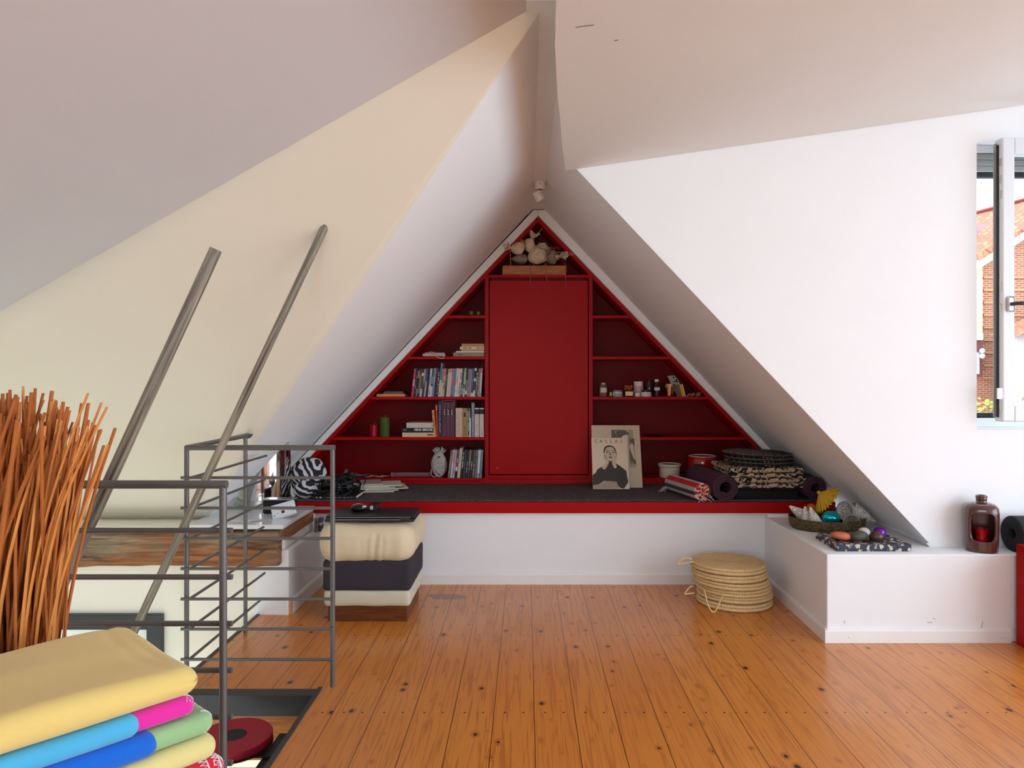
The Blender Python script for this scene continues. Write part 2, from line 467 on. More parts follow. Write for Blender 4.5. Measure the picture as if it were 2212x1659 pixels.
# --- pier on the left of the floor and the stairwell wall
b = MB(); b.prism([(-1.39, 3.64, -.3), (-1.212, 3.635, -.3), (-1.20, 4.19, -.3), (-1.39, 4.19, -.3)], (0, 0, .63))
b.prism([(-1.30, 3.64, .33), (-1.235, 3.64, .33), (-1.235, 4.15, .335), (-1.30, 4.15, .335)], (0, 0, .05))
o = struct(b, 'wall_pier', PAINT); mdb = o.modifiers.new('edge', 'BEVEL'); mdb.width = .008; mdb.segments = 2
b = MB(); b.box((XL, 3.66, ZLOW), (-1.3, 3.8, .30)); b.box((-1.74, 3.643, ZLOW), (-1.38, 3.66, .26))
b.box((XL, 3.62, .425), (-1.73, 3.86, .452))
struct(b, 'wall_stairwell', CREAM)
# --- baseboards
def board(name, p0, p1, h, th, nrm, caps=()):
    p0, p1, nrm = Vector(p0), Vector(p1), Vector(nrm)
    b = MB(); prof = [(0, 0), (th, 0), (th, h * .82), (th * .75, h * .95), (th * .3, h), (0, h)]
    b.prism([p0 + nrm * u + Vector((0, 0, v)) for u, v in prof], p1 - p0)
    o = struct(b, name, TRIMP)
    for t in caps:
        c = p0.lerp(p1, t) + nrm * th + Vector((0, 0, h * .45)); s = MB()
        q = nrm.to_track_quat('Z', 'Y').to_matrix().to_4x4()
        s.lathe([(0, .0012), (.006, .001), (.0075, 0), (.0075, -.002), (0, -.002)], c, 14, q)
        s.build('screw_cap', TRIMP, o, smooth=40)
    return o
board('baseboard_bench', (-1.2, 4.185, 0), (1.40, 4.185, 0), .066, .012, (0, -1, 0), (.59, .79))
board('baseboard_plinth_front', (BX - .012, BY, 0), (2.21, BY, 0), .064, .013, (0, -1, 0), (.13, .955))
board('baseboard_plinth_side', (BX, BY - .012, 0), (BX + .024, 4.185, 0), .064, .013, (-1, 0, 0), (.3, .6))
board('baseboard_pier', (-1.212, 3.65, 0), (-1.20, 4.185, 0), .075, .013, (1, 0, 0))
b = MB(); b.box((-1.211, 3.638, .001), (-1.198, 3.651, .073)); struct(b, 'trim_3', wood('bare_board_end', (196, 140, 84), (226, 178, 120), 2, 8))
# batten along the niche soffit on the plinth top
b = MB(); b.prism([(xr(BZ), YW + .002, BZ), (xr(BZ) - .014, YW + .002, BZ), (xr(BZ + .018) - .012, YW + .002, BZ + .016), (xr(BZ + .02), YW + .002, BZ + .02)], (0, .76, 0))
struct(b, 'trim_4', TRIMP)
b = MB(); b.box((1.402, 4.14, .40), (1.62, 4.19, .421)); struct(b, 'trim_5', TRIMP)
# --- white battens around the shelf triangle
AX, AZ = .0778, 2.295
def ul(z): return AX - (AZ - z) / 1.056
def ur(z): return AX + (AZ - z) / 1.04
b = MB()
b.prism([(AX, 4.755, AZ), (ul(.50), 4.755, .50), (ul(.50) - .075, 4.755, .50), (xl(2.33) + .014, 4.755, 2.33), (AX, 4.755, 2.33)], (0, .04, 0))
struct(b, 'trim_6', TRIMP)
b = MB()
b.prism([(AX + .0015, 4.755, AZ), (AX + .0015, 4.755, 2.33), (xr(2.33), 4.755, 2.33), (ur(.50) + .08, 4.755, .50), (ur(.50), 4.755, .50)], (0, .04, 0))
struct(b, 'trim_7', TRIMP)
b = MB(); b.prism([(xl(2.3) + .003, 4.75, 2.3), (xl(2.3) + .0075, 4.75, 2.3), (xl(.5) + .0075, 4.75, .5), (xl(.5) + .003, 4.75, .5)], (0, .006, 0)); struct(b, 'trim_8', BLACKR)

for a, c2, pr in ((onz(1243, 59, zc(.14) - .0005), onz(1283, 54, zc(.17) - .0005), 0), (onz(1327, 88, zc(.22) - .0005), onz(1336, 86, zc(.22) - .0005), 0)):
    b = MB(); b.tube([a, c2], .0011, 5); b.build('scratch', M('scuff_mark', (110, 104, 100), .8), bpy.data.objects['ceiling_right'])
for p_, q_ in (((1825, 1347), (1823, 1340)), ((2119, 1358), (2123, 1343)), ((2003, 1344), (2014, 1345)), ((2015, 1335), (2021, 1338))):
    b = MB(); b.tube([at(*p_, BY - .0004), at(*q_, BY - .0004)], .0009, 5); b.build('scratch', M('scuff_mark', (110, 104, 100), .8), bpy.data.objects['wall_plinth'])
# --- outer shell: back walls, side walls, roof
b = MB()
b.box((XL - .2, 5.1, ZLOW), (2.1, 5.25, 2.6)); b.box((2.053, YW + T - .002, -.3), (2.12, 5.1, 2.6)); b.box((2.0, YW + .02, ZLOW), (XR + .1, YW + T, -.3))
struct(b, 'wall_back', PAINT)
HL = [(-2.6, .9, -2.1, -.4)]  # unseen lower opening, added to brighten the stairwell
b = MB(); b.box((XL - .2, YBK - .2, 2.95), (XR + .2, YW + T, 3.05)); b.box((XL - .2, YW, 2.6), (2.12, 5.25, 2.7)); b.box((XL - .2, YW + .03, 2.6), (XR + .2, YW + .13, 3.0)); struct(b, 'ceiling_roof', PAINT)
# wall behind the photographer and the right gable, with unseen openings, added and sized to light the room
def holed(name, along, fixed, th, a0, a1, z0, z1, holes, mat):
    b = MB(); xs = sorted({a0, a1, *[h[0] for h in holes], *[h[1] for h in holes]}); zs = sorted({z0, z1, *[h[2] for h in holes], *[h[3] for h in holes]})
    for xa, xb in zip(xs, xs[1:]):
        for za, zb in zip(zs, zs[1:]):
            cx, cz = (xa + xb) / 2, (za + zb) / 2
            if any(h[0] < cx < h[1] and h[2] < cz < h[3] for h in holes): continue
            if along == 'x': b.box((xa, fixed, za), (xb, fixed + th, zb))
            else: b.box((fixed, xa, za), (fixed + th, xb, zb))
    return struct(b, name, mat)
HB = [(-2.9, .6, .9, 2.05), (-2.9, -.6, -2.1, -.3), (.4, 4.2, -2.1, -.3)]
HR = [(-2.9, 2.5, .06, 2.6), (-2.8, 3.0, -2.1, -.4)]
holed('wall_left', 'y', XL - .15, .15, YBK, 5.1, ZLOW, 2.5, HL, CREAM)
holed('wall_rear', 'x', YBK - .15, .15, XL - .15, XR + .15, ZLOW, 3.0, HB, PAINT)
holed('wall_right', 'y', XR, .15, YBK, YW + T, ZLOW, 3.0, HR, PAINT)

# ================================================================== window_1: outer frame, shutter box, tilted-in sash
b = MB(); y0, y1 = YW + .045, YW + .125
b.box((WX0, y0, WZ0), (WX1, y1, WZ0 + .05), .004); b.box((WX0 + .0, y0 - .045, WZ0 - .002), (WX1, y0, WZ0 + .006))
b.box((WX0, y0, WZ1 - .035), (WX1, y1, WZ1), .004); b.box((WX1 - .05, y0, WZ0), (WX1, y1, WZ1))
b.box((WX0, y0 + .02, WZ0), (WX0 + .012, y1, WZ1))
wf = MB_obj = b.build('window_1', ALU, kind='structure')
b = MB(); b.box((WX0, y0 + .035, WZ0 + .05), (WX1 - .05, y1 - .01, WZ0 + .075)); b.build('gasket', BLACKR, wf)
b = MB()
for i, zz in enumerate((2.295, 2.27, 2.245)):
    b.box((WX0 + .004, y0 + .012 + i * .014, zz - .022), (WX1 - .05, y1, zz + .003), .002)
b.build('shutter_box', GREYPROF, wf)
b = MB(); b.box((WX0 + .004, y1 - .03, 2.195), (WX1 - .05, y1, 2.221)); b.build('shutter_lath', BLACKR, wf)
b = MB(); b.box((WX0 + .004, y1 - .035, 2.221), (WX1 - .05, y1, 2.234)); b.build('shutter_rail', ALU, wf)
# sash, hinged on the far side and standing a hand's breadth open
sx0, sx1, sz0, sz1, sy = 2.222, 3.33, 1.003, 2.332, 3.325
ang = math.atan2(YW + .02 - sy, sx1 - sx0); SL = (sx1 - sx0) / math.cos(ang)
SM = Matrix.Translation((sx0, sy, 0)) @ Matrix.Rotation(ang, 4, 'Z')
sash = bpy.data.objects.new('window_2', None); COL.objects.link(sash); sash['kind'] = 'structure'; OFF[sash.name] = V(0, 0, 0)
b = MB()
b.box((0, 0, sz0), (.062, .055, sz1), .007, 2, SM); b.box((SL - .062, 0, sz0), (SL, .055, sz1), .007, 2, SM)
b.box((.0615, .0005, sz0), (SL - .0615, .055, sz0 + .075), .005, 2, SM); b.box((.0615, .0005, sz1 - .075), (SL - .0615, .055, sz1), .005, 2, SM)
b.build('sash_frame', ALU, sash)
b = MB()
b.box((-.005, .036, sz0 + .02), (-.0005, .052, sz1 - .02), 0, 2, SM); b.box((-.009, .042, sz0 + .02), (-.005, .05, sz1 - .06), 0, 2, SM)
b.build('sash_rebate', GREYPROF, sash)
b = MB(); b.box((-.006, .024, sz0 + .02), (-.0005, .033, sz1 - .03), 0, 2, SM); b.build('seal', BLACKR, sash)
b = MB()
for zz in (1.06, 1.13, 1.52, 1.62, 2.05, 2.12, 2.2): b.box((-.004, .008, zz), (-.0005, .018, zz + .035), 0, 2, SM)
b.box((-.03, -.004, 1.11), (-.004, .004, 1.16), 0, 2, SM @ Matrix.Translation((0, 0, 0)))
b.build('lock_fitting', M('fitting_steel', (170, 165, 150), .35, .8), sash)
GLASS = NT('window_glass'); GLASS.set(**{'Base Color': (.92, .97, 1, 1), 'Roughness': 0., 'Transmission Weight': 1., 'IOR': 1.01}); GLASS.base(GLASS.mix(GLASS.noise(GLASS.coord(), 3), (.93, .97, 1.), (.95, .98, 1.))); GLASS = GLASS.m
b = MB(); b.box((.06, .022, sz0 + .07), (SL - .06, .03, sz1 - .07), 0, 2, SM); b.build('glass', GLASS, sash)
HZ = 1.2 + (820 - 657) * 3.325 / 1540
hd = MB(); hd.box((.018, -.012, HZ - .036), (.052, -.0005, HZ + .036), .01, 3, SM); ho = hd.build('handle_plate', M('handle_silver', (205, 205, 205), .3, .7), sash)
hb = MB(); hb.tube([SM @ Vector((.035, -.012, HZ)), SM @ Vector((.035, -.045, HZ)), SM @ Vector((.05, -.05, HZ)), SM @ Vector((.16, -.05, HZ))], [.008, .009, .0095, .0095], 12)
hb.build('lever', M('handle_dark', (70, 62, 62), .3, .6), ho, smooth=60)
# ================================================================== the triangular red bookcase
SD = 5.075   # back of the shelves
ZS = [1.632, 1.3555, 1.085, .813]
ZP = .5375
unit = thing('built_in_bookcase', 'red triangular built-in bookcase with a tall middle door under the gable', 'bookcase', (AX, YU, .497))
b = MB(); b.prism([(AX, SD, AZ - .02), (ul(.5), SD, .5), (ur(.5), SD, .5)], (0, .015, 0)); b.build('back_panel', REDSHADE, unit)
def sloped(side):
    b = MB(); f = ul if side < 0 else ur; w = .033 * side
    b.prism([(AX, YU, AZ), (f(.5), YU, .5), (f(.5) - w * -1 * -1, YU, .5), (AX, YU, AZ - .034)], (0, SD - YU, 0))
    b.build('side_board', RED, unit)
sloped(-1); sloped(1)
XD = [(-.2790, -.2535), (.4205, .4455)]
for x0, x1 in XD:
    b = MB(); b.box((x0, YU + .001, .5), (x1, SD, 1.905)); b.build('divider', RED, unit)
def shelf(x0, x1, z, y=YU + .003, y2=SD, t=.0195):
    b = MB(); b.box((x0, y, z - t), (x1, y2, z), .0015, 1); b.build('shelf', RED, unit)
for z in ZS:
    shelf(ul(z - .02) + .03, XD[0][0], z); shelf(XD[1][1], ur(z - .02) - .03, z)
shelf(XD[0][0] - .006, XD[1][1] + .004, 1.9045, YU + .0005)
shelf(ul(ZP) + .03, XD[0][0], ZP); shelf(XD[1][1], ur(ZP) - .03, ZP)
shelf(-.02, .27, 2.118, SD - .16)
b = MB(); b.box((ul(.52) + .03, YU + .008, .4975), (XD[0][0], YU + .03, ZP - .0215)); b.build('plinth', RED, unit)
b = MB(); b.box((XD[1][1], YU + .008, .4975), (ur(.52) - .03, YU + .03, ZP - .0215)); b.build('plinth', RED, unit)
b = MB(); b.box((XD[0][1], YU + .006, .4975), (XD[1][0], YU + .03, .531)); b.box((XD[0][1], YU + .012, .5325), (XD[1][0], YU + .03, .556)); b.build('plinth', RED, unit)
b = MB(); b.box((XD[0][1] + .005, YU + .016, .562), (XD[1][0] - .005, YU + .034, 1.868), .001, 1); door = b.build('door', RED, unit)
b = MB(); b.box((XD[0][1] + .018, YU + .03, 1.868), (XD[1][0] - .018, YU + .04, 1.886)); b.build('top_rail', REDSHADE, unit)
b = MB(); c = at(1074, 1011, YU + .014); b.lathe([(0, .010), (.004, .009), (.005, .005), (.003, .002), (.003, -.003), (0, -.003)], c, 12, Matrix.Rotation(PI / 2, 4, 'X')); b.build('knob', M('small_knob', (190, 120, 110), .3, .4), door, smooth=50)

# ================================================================== bench
bench = thing('bench_shelf', 'long red bench board with charcoal felt on top under the bookcase', 'bench', (.25, YB, .42))
b = MB(); b.prism([(-1.40, YB, .4215), (1.80, YB, .4215), (1.80, 5.05, .4215), (-1.40, 5.05, .4215)], (0, 0, ZB - .4215)); o = b.build('board', RED, bench)
md = o.modifiers.new('edge', 'BEVEL'); md.width = .003; md.segments = 2
b = MB(); b.box((-1.395, YB + .012, ZB + .0005), (1.79, 4.787, .497), .002, 1); b.build('felt_carpet', CARPET, bench)
b = MB(); b.box((-1.26, YB - .004, ZB - .012), (-.42, YB - .0005, ZB - .002)); 

# ================================================================== old beam, white slab and flue on the left
BEAM = wood('weathered_timber', (62, 48, 36), (176, 154, 124), 0, 3.2, .85, streak=13, bump=1., red=((92, 52, 28), (190, 128, 82)))
def rough(p):
    n = noise.noise(Vector((p.x * 2.2, p.y * 6, p.z * 7))) * .014 + noise.noise(Vector((p.x * 9, p.y * 14, p.z * 22))) * .006
    return p + Vector((0, -abs(n) * .6 if p.y < 0 else 0, n * (1 if abs(p.z) > .06 else .2)))
b = MB(); b.rbox((1.74, .24, .185), .02, (90, 8, 12), rough, Matrix.Translation((-2.118, 3.722, .343)))
tag(b.build('ceiling_beam_timber', BEAM, loc=(-2.132, 3.72, .25), smooth=50), 'rough old weathered timber beam below the white slab', 'beam')
b = MB()
b.prism([(-1.72, 3.60, .444), (-1.228, 3.60, .444), (-1.232, 4.145, .444), (-1.402, 4.145, .444), (-1.402, 4.46, .444), (-1.9, 4.46, .444), (-1.9, 3.87, .444), (-1.72, 3.82, .444)], (0, 0, .022))
o = b.build('window_board_slab', M('white_polished_slab', (238, 238, 238), .12, var=.02), loc=(-1.4, 3.8, .444)); md = o.modifiers.new('edge', 'BEVEL'); md.width = .002; md.segments = 2
tag(o, 'glossy white stone slab lying on the old timber beam', 'slab')
b = MB(); b.box((-1.262, 3.68, .352), (-1.236, 4.14, .443)); struct(b, 'trim_9', wood('brown_board', (128, 78, 44), (178, 120, 76), 1, 5, .6, streak=10))
# chrome flue
CHROME = M('mirror_chrome', (226, 222, 220), .06, metal=1., var=.02)
fl = thing('chrome_flue_pipe', 'shiny chrome flue pipe standing in the niche behind the railing', 'pipe', (-1.56, 4.25, .466))
b = MB(); b.lathe([(.148, .03), (.148, 1.2)], (-1.56, 4.25, .466), 64); b.build('pipe', CHROME, fl, smooth=60)
b = MB(); b.lathe([(.150, .0), (.172, .0), (.172, .004), (.156, .008), (.154, .035), (.149, .036)], (-1.56, 4.25, .466), 64); b.build('base_collar', M('brushed_collar', (190, 190, 186), .25, .9), fl, smooth=40)
b = MB()
for zz in (.9,): b.lathe([(.149, -.012), (.1515, -.012), (.1515, .012), (.149, .012)], (-1.56, 4.25, zz), 64)
b.build('joint_band', CHROME, fl, smooth=40)

# ================================================================== railings
ZRB = [.818, .70, .582, .464, .346, .229, .111]
far = thing('stair_railing', 'grey steel railing with horizontal bars around the far side of the stairwell', 'railing', (-.757, 2.787, 0))
RR = .0092
def post(par, x, y, z0, z1, r=RR):
    b = MB(); b.tube([(x, y, z0), (x, y, z1)], r, 14); b.build('post', STEEL, par, smooth=60)
RX0, RX1, RY, RZT = -1.328, -.757, 2.787, .936
post(far, RX1, RY, 0, RZT); post(far, RX0, RY, 0, RZT); post(far, -1.33, 3.375, 0, RZT - .002)
b = MB(); b.tube([(RX1 + .009, RY, RZT - .002), (RX0, RY, RZT - .002)], .0105, 14); b.build('top_rail', STEEL, far, smooth=60)
b = MB(); b.tube([(RX0, RY, RZT - .002), (-1.331, 3.41, RZT - .002)], .0105, 14); b.build('top_rail', STEEL, far, smooth=60)
b = MB(); b.lathe([(.0, .0), (.024, .0), (.024, .004), (.0, .004)], (-1.331, 3.405, RZT - .002), 20, Matrix.Rotation(PI / 2 - .86, 4, 'X')); b.build('wall_flange', STEEL, far, smooth=40)
for z in ZRB:
    b = MB(); b.tube([(RX1 + .004, RY - .012, z), (RX0 - .016, RY - .012, z)], .0062, 10); b.build('bar', STEEL, far, smooth=60)
    b = MB(); b.tube([(RX0 + .012, RY - .014, z - .003), (-1.317, 3.58 + .03 * math.sin(z * 40), z - .003)], .0058, 10); b.build('bar', STEEL, far, smooth=60)
near = thing('stair_railing', 'darker grey steel railing nearest the camera, behind the reed bundle', 'railing', (-.763, 1.794, 0))
NX, NY, NZ = -.763, 1.794, .938
post(near, NX, NY, 0, NZ, .0094)
b = MB(); b.tube([(NX + .0094, NY, NZ - .002), (-2.4, NY, NZ - .002)], .0108, 14); b.build('top_rail', STEEL, near, smooth=60)
for z in ZRB:
    b = MB(); b.tube([(NX + .018, NY + .012, z), (-2.4, NY + .012, z)], .0072, 10); b.build('bar', STEEL, near, smooth=60)
post(near, -2.38, NY, 0, NZ, .0094)

# ================================================================== loft ladder with round red treads and two grey handrail poles
POLE = wood('silvered_pole', (66, 56, 48), (176, 168, 148), 2, 3.5, .45, streak=34, bump=.25)
lad = thing('loft_ladder', 'steep stair with round red treads and two weathered grey handrail poles', 'stairs', (-1.0, 2.3, -.45))
def pole(p, q, Y, r):
    A = at(p[0], p[1], Y); B = at(q[0], q[1], Y); d = (B - A); B2 = A + d * ((A.z + 1.2) / (A.z - B.z)); L = (B2 - A).length
    b = MB(); b.tube([(0, 0, -L), (0, 0, -L * .6), (0, 0, -L * .3), (0, 0, -.002), (0, 0, .002)], [r, r, r, r, r * .96], 20); o = b.build('handrail', POLE, lad, smooth=50, local=True)
    o.location = A - lad.location; o.rotation_euler = (A - B2).to_track_quat('Z', 'Y').to_euler()
pole((466, 540), (122, 1288), 1.86, .0158)
pole((708, 476), (280, 1385), 2.70, .0148)
TREAD = M('red_rubber_tread', (158, 24, 48), .6, var=.12, scale=60, bump=.2, bscale=300)
for k in range(4):
    cx, cy, cz = -1.018 - .30 * k, 2.48 - (.3 if k % 2 else 0), -.036 - .42 * k
    b = MB(); b.lathe([(0, -.03), (.127, -.03), (.129, -.027), (.129, -.003), (.126, 0), (.043, 0)], (cx, cy, cz), 56)
    tr = b.build('tread', TREAD, lad, smooth=30)
    b = MB(); b.lathe([(.0435, .0), (.042, .0015), (0, .0015)], (cx, cy, cz), 32); b.build('anti_slip_pad', M('black_grip', (34, 34, 38), .7), tr, smooth=30)
    b = MB(); b.lathe([(0, -.041), (.112, -.041), (.131, -.036), (.131, -.032), (0, -.032)], (cx, cy, cz), 56); b.build('steel_plate', DSTEEL, tr, smooth=30)
b = MB()
rot = math.atan2(-.42, -.30)
b.prism([(-.83, 2.30, -.09), (-.83, 2.30, -.16), (-1.9, 2.30, -1.66), (-1.98, 2.30, -1.66), (-.99, 2.30, -.09)], (0, .07, 0)); b.build('stringer', DSTEEL, lad)
b = MB(); b.box((-1.06, 2.42, -.085), (-.80, 2.47, -.078)); b.box((-.90, 2.3, -.16), (-.815, 2.6, -.09)); b.build('bracket', DSTEEL, lad)

# dark framed picture on the stairwell wall
pic = thing('framed_picture', 'dark grey framed pale picture on the wall below the timber beam', 'picture', (-2.45, 3.66, -.9))
x0, x1, z1, z0, fw = -3.0, at(351, 1, 3.64).x, .002, -1.5, .075
b = MB()
b.box((x1 - fw, 3.625, z0), (x1, 3.659, z1), .003); b.box((-2.95, 3.625, z1 - fw), (x1 - fw, 3.659, z1), .003); b.box((-2.95, 3.625, z0), (x1 - fw, 3.659, z0 + fw), .003)
b.build('frame', DKFRAME, pic)
b = MB(); b.box((-2.95, 3.645, z0 + .05), (x1 - fw + .01, 3.655, z1 - fw + .01)); b.build('print', M('pale_print', (246, 246, 242), .3, var=.02, scale=2), pic)
b = MB()
for (a, c) in (((204, 1366), (213, 1420)), ((219, 1366), (219, 1420))):
    b.tube([at(a[0], a[1], 3.643), at(c[0], c[1], 3.643)], .0022, 6)
b.build('thin_lines', DKFRAME, pic)
# ================================================================== books and disc cases
PAGES = M('page_block', (226, 214, 190), .85, var=.05, scale=60, stretch=(30, 1, 1))
def colm(rgb, rough=.5): return M('print_%02x%02x%02x' % tuple(rgb), rgb, rough, var=.1, scale=40)
def case(name, label, cat, t, h, d, bands, loc, rot=(0, 0, 0), group=None, solid=True, deco=None):
    """upright case or book, spine towards -Y; bands = [(rgb, share)...] from the top"""
    root = thing(name, label, cat, loc, group, rot)
    mats = []; b = MB(); z = h; tot = sum(s for _, s in bands)
    for rgb, s in bands:
        m = colm(rgb)
        if m not in mats: mats.append(m)
        b.mi = mats.index(m); z2 = z - h * s / tot
        if solid: b.box((0, 0, z2), (t, d, z))
        else:
            b.box((0, 0, z2), (t, .003, z)); b.box((0, .003, z2), (.0018, d, z)); b.box((t - .0018, .003, z2), (t, d, z))
        z = z2
    b.build('case' if solid else 'cover', mats, root, local=True)
    if not solid:
        b = MB(); b.box((.0019, .0031, .003), (t - .0019, d - .003, h - .003)); b.build('pages', PAGES, root, local=True)
    if deco:   # illegible small print on the spine
        rgb, runs = deco; b = MB()
        for (u0, u1, v0, v1) in runs: b.box((t * u0, -.0005, h * v0), (t * u1, 0, h * v1))
        b.build('spine_print', colm(rgb), root, local=True)
    return root
def dashes(v0, v1, u0=.3, u1=.7, n=6, seed=0):
    r = random.Random(seed); out = []; v = v0
    n = int(n * 1.6) + 1; st = (v1 - v0) / n
    for i in range(n):
        w = st * r.uniform(.25, .9); out.append((u0 + r.uniform(-.08, .14), u1 + r.uniform(-.14, .08), v, v + w)); v += st
    return out
K = (20, 18, 20); W = (214, 206, 200); GR = (120, 112, 110)
DV = [  # colour words, bands, print
 ('pink', [((120, 110, 125), 1), ((205, 50, 95), 2), ((214, 150, 170), 2), ((205, 50, 95), 3)], None),
 ('black', [(K, 1)], ((170, 165, 165), dashes(.1, .8, .4, .7, 9, 1))),
 ('black and tan', [(K, .6), ((150, 128, 106), 2), (K, 5)], (W, dashes(.03, .3, .25, .75, 4, 2))),
 ('brown', [((60, 46, 44), 1.5), ((128, 106, 86), 5), ((52, 44, 44), 1)], None),
 ('brown and white', [((70, 52, 50), 1), (W, .8), ((90, 70, 62), 3.4), (W, 2)], (K, dashes(.04, .24, .3, .7, 3, 3))),
 ('mottled grey', [((150, 136, 128), 2.5), ((62, 52, 50), 3)], ((190, 178, 160), dashes(.4, .9, .2, .7, 8, 4))),
 ('blue and white', [((150, 80, 60), .2), ((58, 76, 136), 3), ((150, 156, 176), 4)], None),
 ('plain black', [(K, 1)], None),
 ('white and grey', [(W, 2), ((165, 165, 175), 2), (W, 3)], (K, dashes(.08, .25, .3, .7, 3, 5))),
 ('slate and white', [((70, 72, 86), 1.5), ((126, 130, 146), 1.5), (K, .3), (W, 2)], None),
 ('pale blue', [((128, 140, 170), 3), ((104, 130, 180), 3)], (W, dashes(.5, .7, .3, .7, 3, 6))),
 ('dark purple', [((92, 60, 74), 1), ((44, 30, 42), 4)], None),
 ('black dotted', [(K, 1)], (W, dashes(.1, .9, .25, .75, 9, 7))),
 ('tall blue and cream', [((92, 122, 140), 4), ((206, 190, 160), 4)], (K, dashes(.05, .12, .3, .7, 2, 8))),
 ('greyish cream', [((150, 130, 120), 3), ((206, 190, 165), 3)], None),
 ('rose and white', [((214, 110, 120), 1.4), ((206, 170, 164), 4)], (K, dashes(.25, .6, .3, .8, 6, 9))),
 ('dark brown', [((60, 48, 44), 1)], ((150, 136, 120), dashes(.4, .8, .3, .7, 5, 10))),
 ('pale beige', [((186, 158, 148), 1), ((204, 190, 182), 6)], None),
 ('beige set', [((180, 150, 140), 1), ((206, 192, 186), 6)], None),
 ('dusty rose', [((180, 112, 118), 4), ((150, 80, 90), 2)], (W, dashes(.1, .3, .3, .6, 3, 11))),
 ('teal and rose', [((180, 110, 120), .3), ((60, 142, 168), 2), ((160, 92, 112), 1.4), ((88, 150, 178), 2.5)], None),
 ('white and peach', [((204, 194, 186), 2), ((210, 166, 150), 2), (W, 3)], (GR, dashes(.2, .25, .1, .9, 1, 12))),
 ('whitish', [(W, 1)], (GR, dashes(.1, .4, .3, .7, 4, 13))),
 ('white with black print', [(W, 3), ((160, 156, 150), 3)], (K, dashes(.6, .85, .3, .8, 4, 14))),
 ('dark grey', [((66, 66, 64), 1)], (W, dashes(.1, .4, .25, .8, 4, 15))),
 ('pale green', [((150, 168, 146), 1), ((170, 186, 166), 3), ((92, 96, 92), 1), ((176, 190, 172), 2)], None),
 ('black and silver', [(K, 3), ((116, 112, 110), 3), (W, 1), (K, .6)], None),
 ('silver grey', [((140, 134, 140), 4), ((180, 120, 120), .6)], (K, dashes(.15, .8, .4, .6, 7, 16))),
 ('lavender grey', [((130, 126, 146), 2), ((146, 138, 138), 4)], None),
 ('navy', [((52, 52, 104), 5), (W, .8)], ((150, 150, 176), dashes(.3, .9, .35, .65, 7, 17))),
 ('charcoal and white', [(W, .6), (K, 1.6), (W, .7), ((54, 52, 60), 2), (W, 1.4)], None),
 ('smoky grey', [(K, .2), ((70, 62, 64), 1)], (W, dashes(.15, .85, .25, .7, 6, 18))),
 ('taupe', [((120, 104, 100), 1)], (W, dashes(.05, .7, .3, .7, 6, 19))),
 ('white and pinkish', [((206, 130, 130), 1), ((212, 196, 190), 5)], (K, dashes(.04, .14, .2, .7, 2, 20)))]
pitch = .01382
xa = at(888.5, 857, YU + .012).x
for i, (w, bands, deco) in enumerate(DV):
    h = .1905 * (1.2 if 'tall' in w else 1) * random.uniform(.985, 1.015); tilt = math.radians(6.4 - 2.9 * i / 33)
    case('disc_case', f'{w} disc case, {ordinal(i)} from the left in the longest row of cases', 'disc case', .0127, h, .135, bands,
         (xa + pitch * i, YU + .010 + random.uniform(-.003, .003), 1.0855), (0, tilt, 0), 'disc cases on the middle left shelf', True, deco)
D2 = [('grey', [(GR, 1)], (W, dashes(.1, .8, .3, .7, 6, 31)), 1), ('pinkish white', [((212, 190, 190), 1)], ((170, 70, 80), dashes(.55, .9, .3, .7, 5, 32)), 1),
 ('pink', [((206, 150, 164), 2), ((204, 184, 184), 2)], (K, dashes(.1, .3, .3, .7, 3, 33)), 1), ('multicoloured', [((76, 84, 104), 2), ((110, 160, 180), 1), ((170, 40, 80), 1), (W, 1), (K, 1.6)], None, 1),
 ('wide cream', [((206, 186, 164), 1)], ((150, 130, 110), dashes(.55, .85, .3, .6, 5, 34)), 1.5), ('black and white lettered', [(K, 1)], (W, dashes(.35, .92, .2, .8, 7, 35)), 1),
 ('dark slate', [((50, 48, 54), 1)], ((140, 136, 140), dashes(.1, .8, .3, .6, 6, 36)), 1), ('navy', [((36, 42, 64), 1)], (W, dashes(.2, .6, .3, .7, 4, 37)), 1),
 ('mauve grey', [((130, 112, 114), 2), ((70, 60, 62), 2)], (W, dashes(.3, .8, .3, .7, 5, 38)), 1), ('nearly black', [((38, 32, 34), 1)], (W, dashes(.3, .6, .25, .75, 4, 39)), 1),
 ('brown grey', [((96, 84, 82), 1)], (W, dashes(.1, .5, .3, .7, 4, 40)), 1), ('dull mauve', [((132, 110, 112), 1)], (K, dashes(.3, .8, .3, .7, 5, 41)), 1),
 ('broad white', [((206, 208, 214), 5), ((150, 150, 158), 1)], None, 1.3), ('bluish grey', [((128, 134, 150), 1)], (K, dashes(.1, .3, .3, .7, 3, 42)), 1)]
x = at(967, 1033, YU + .012).x
for i, (w, bands, deco, wd) in enumerate(D2):
    h = .19 * (1.05 if wd > 1.4 else 1) * random.uniform(.985, 1.015)
    case('disc_case', f'{w} disc case, {ordinal(i)} from left in the lowest shelf row', 'disc case', .0127 * wd, h, .135, bands,
         (x, YU + .012, ZP + .0005), (0, math.radians(6.6 - 3.2 * i / 13), 0), 'disc cases on the lowest left shelf', True, deco)
    x += .01395 * wd + .0018

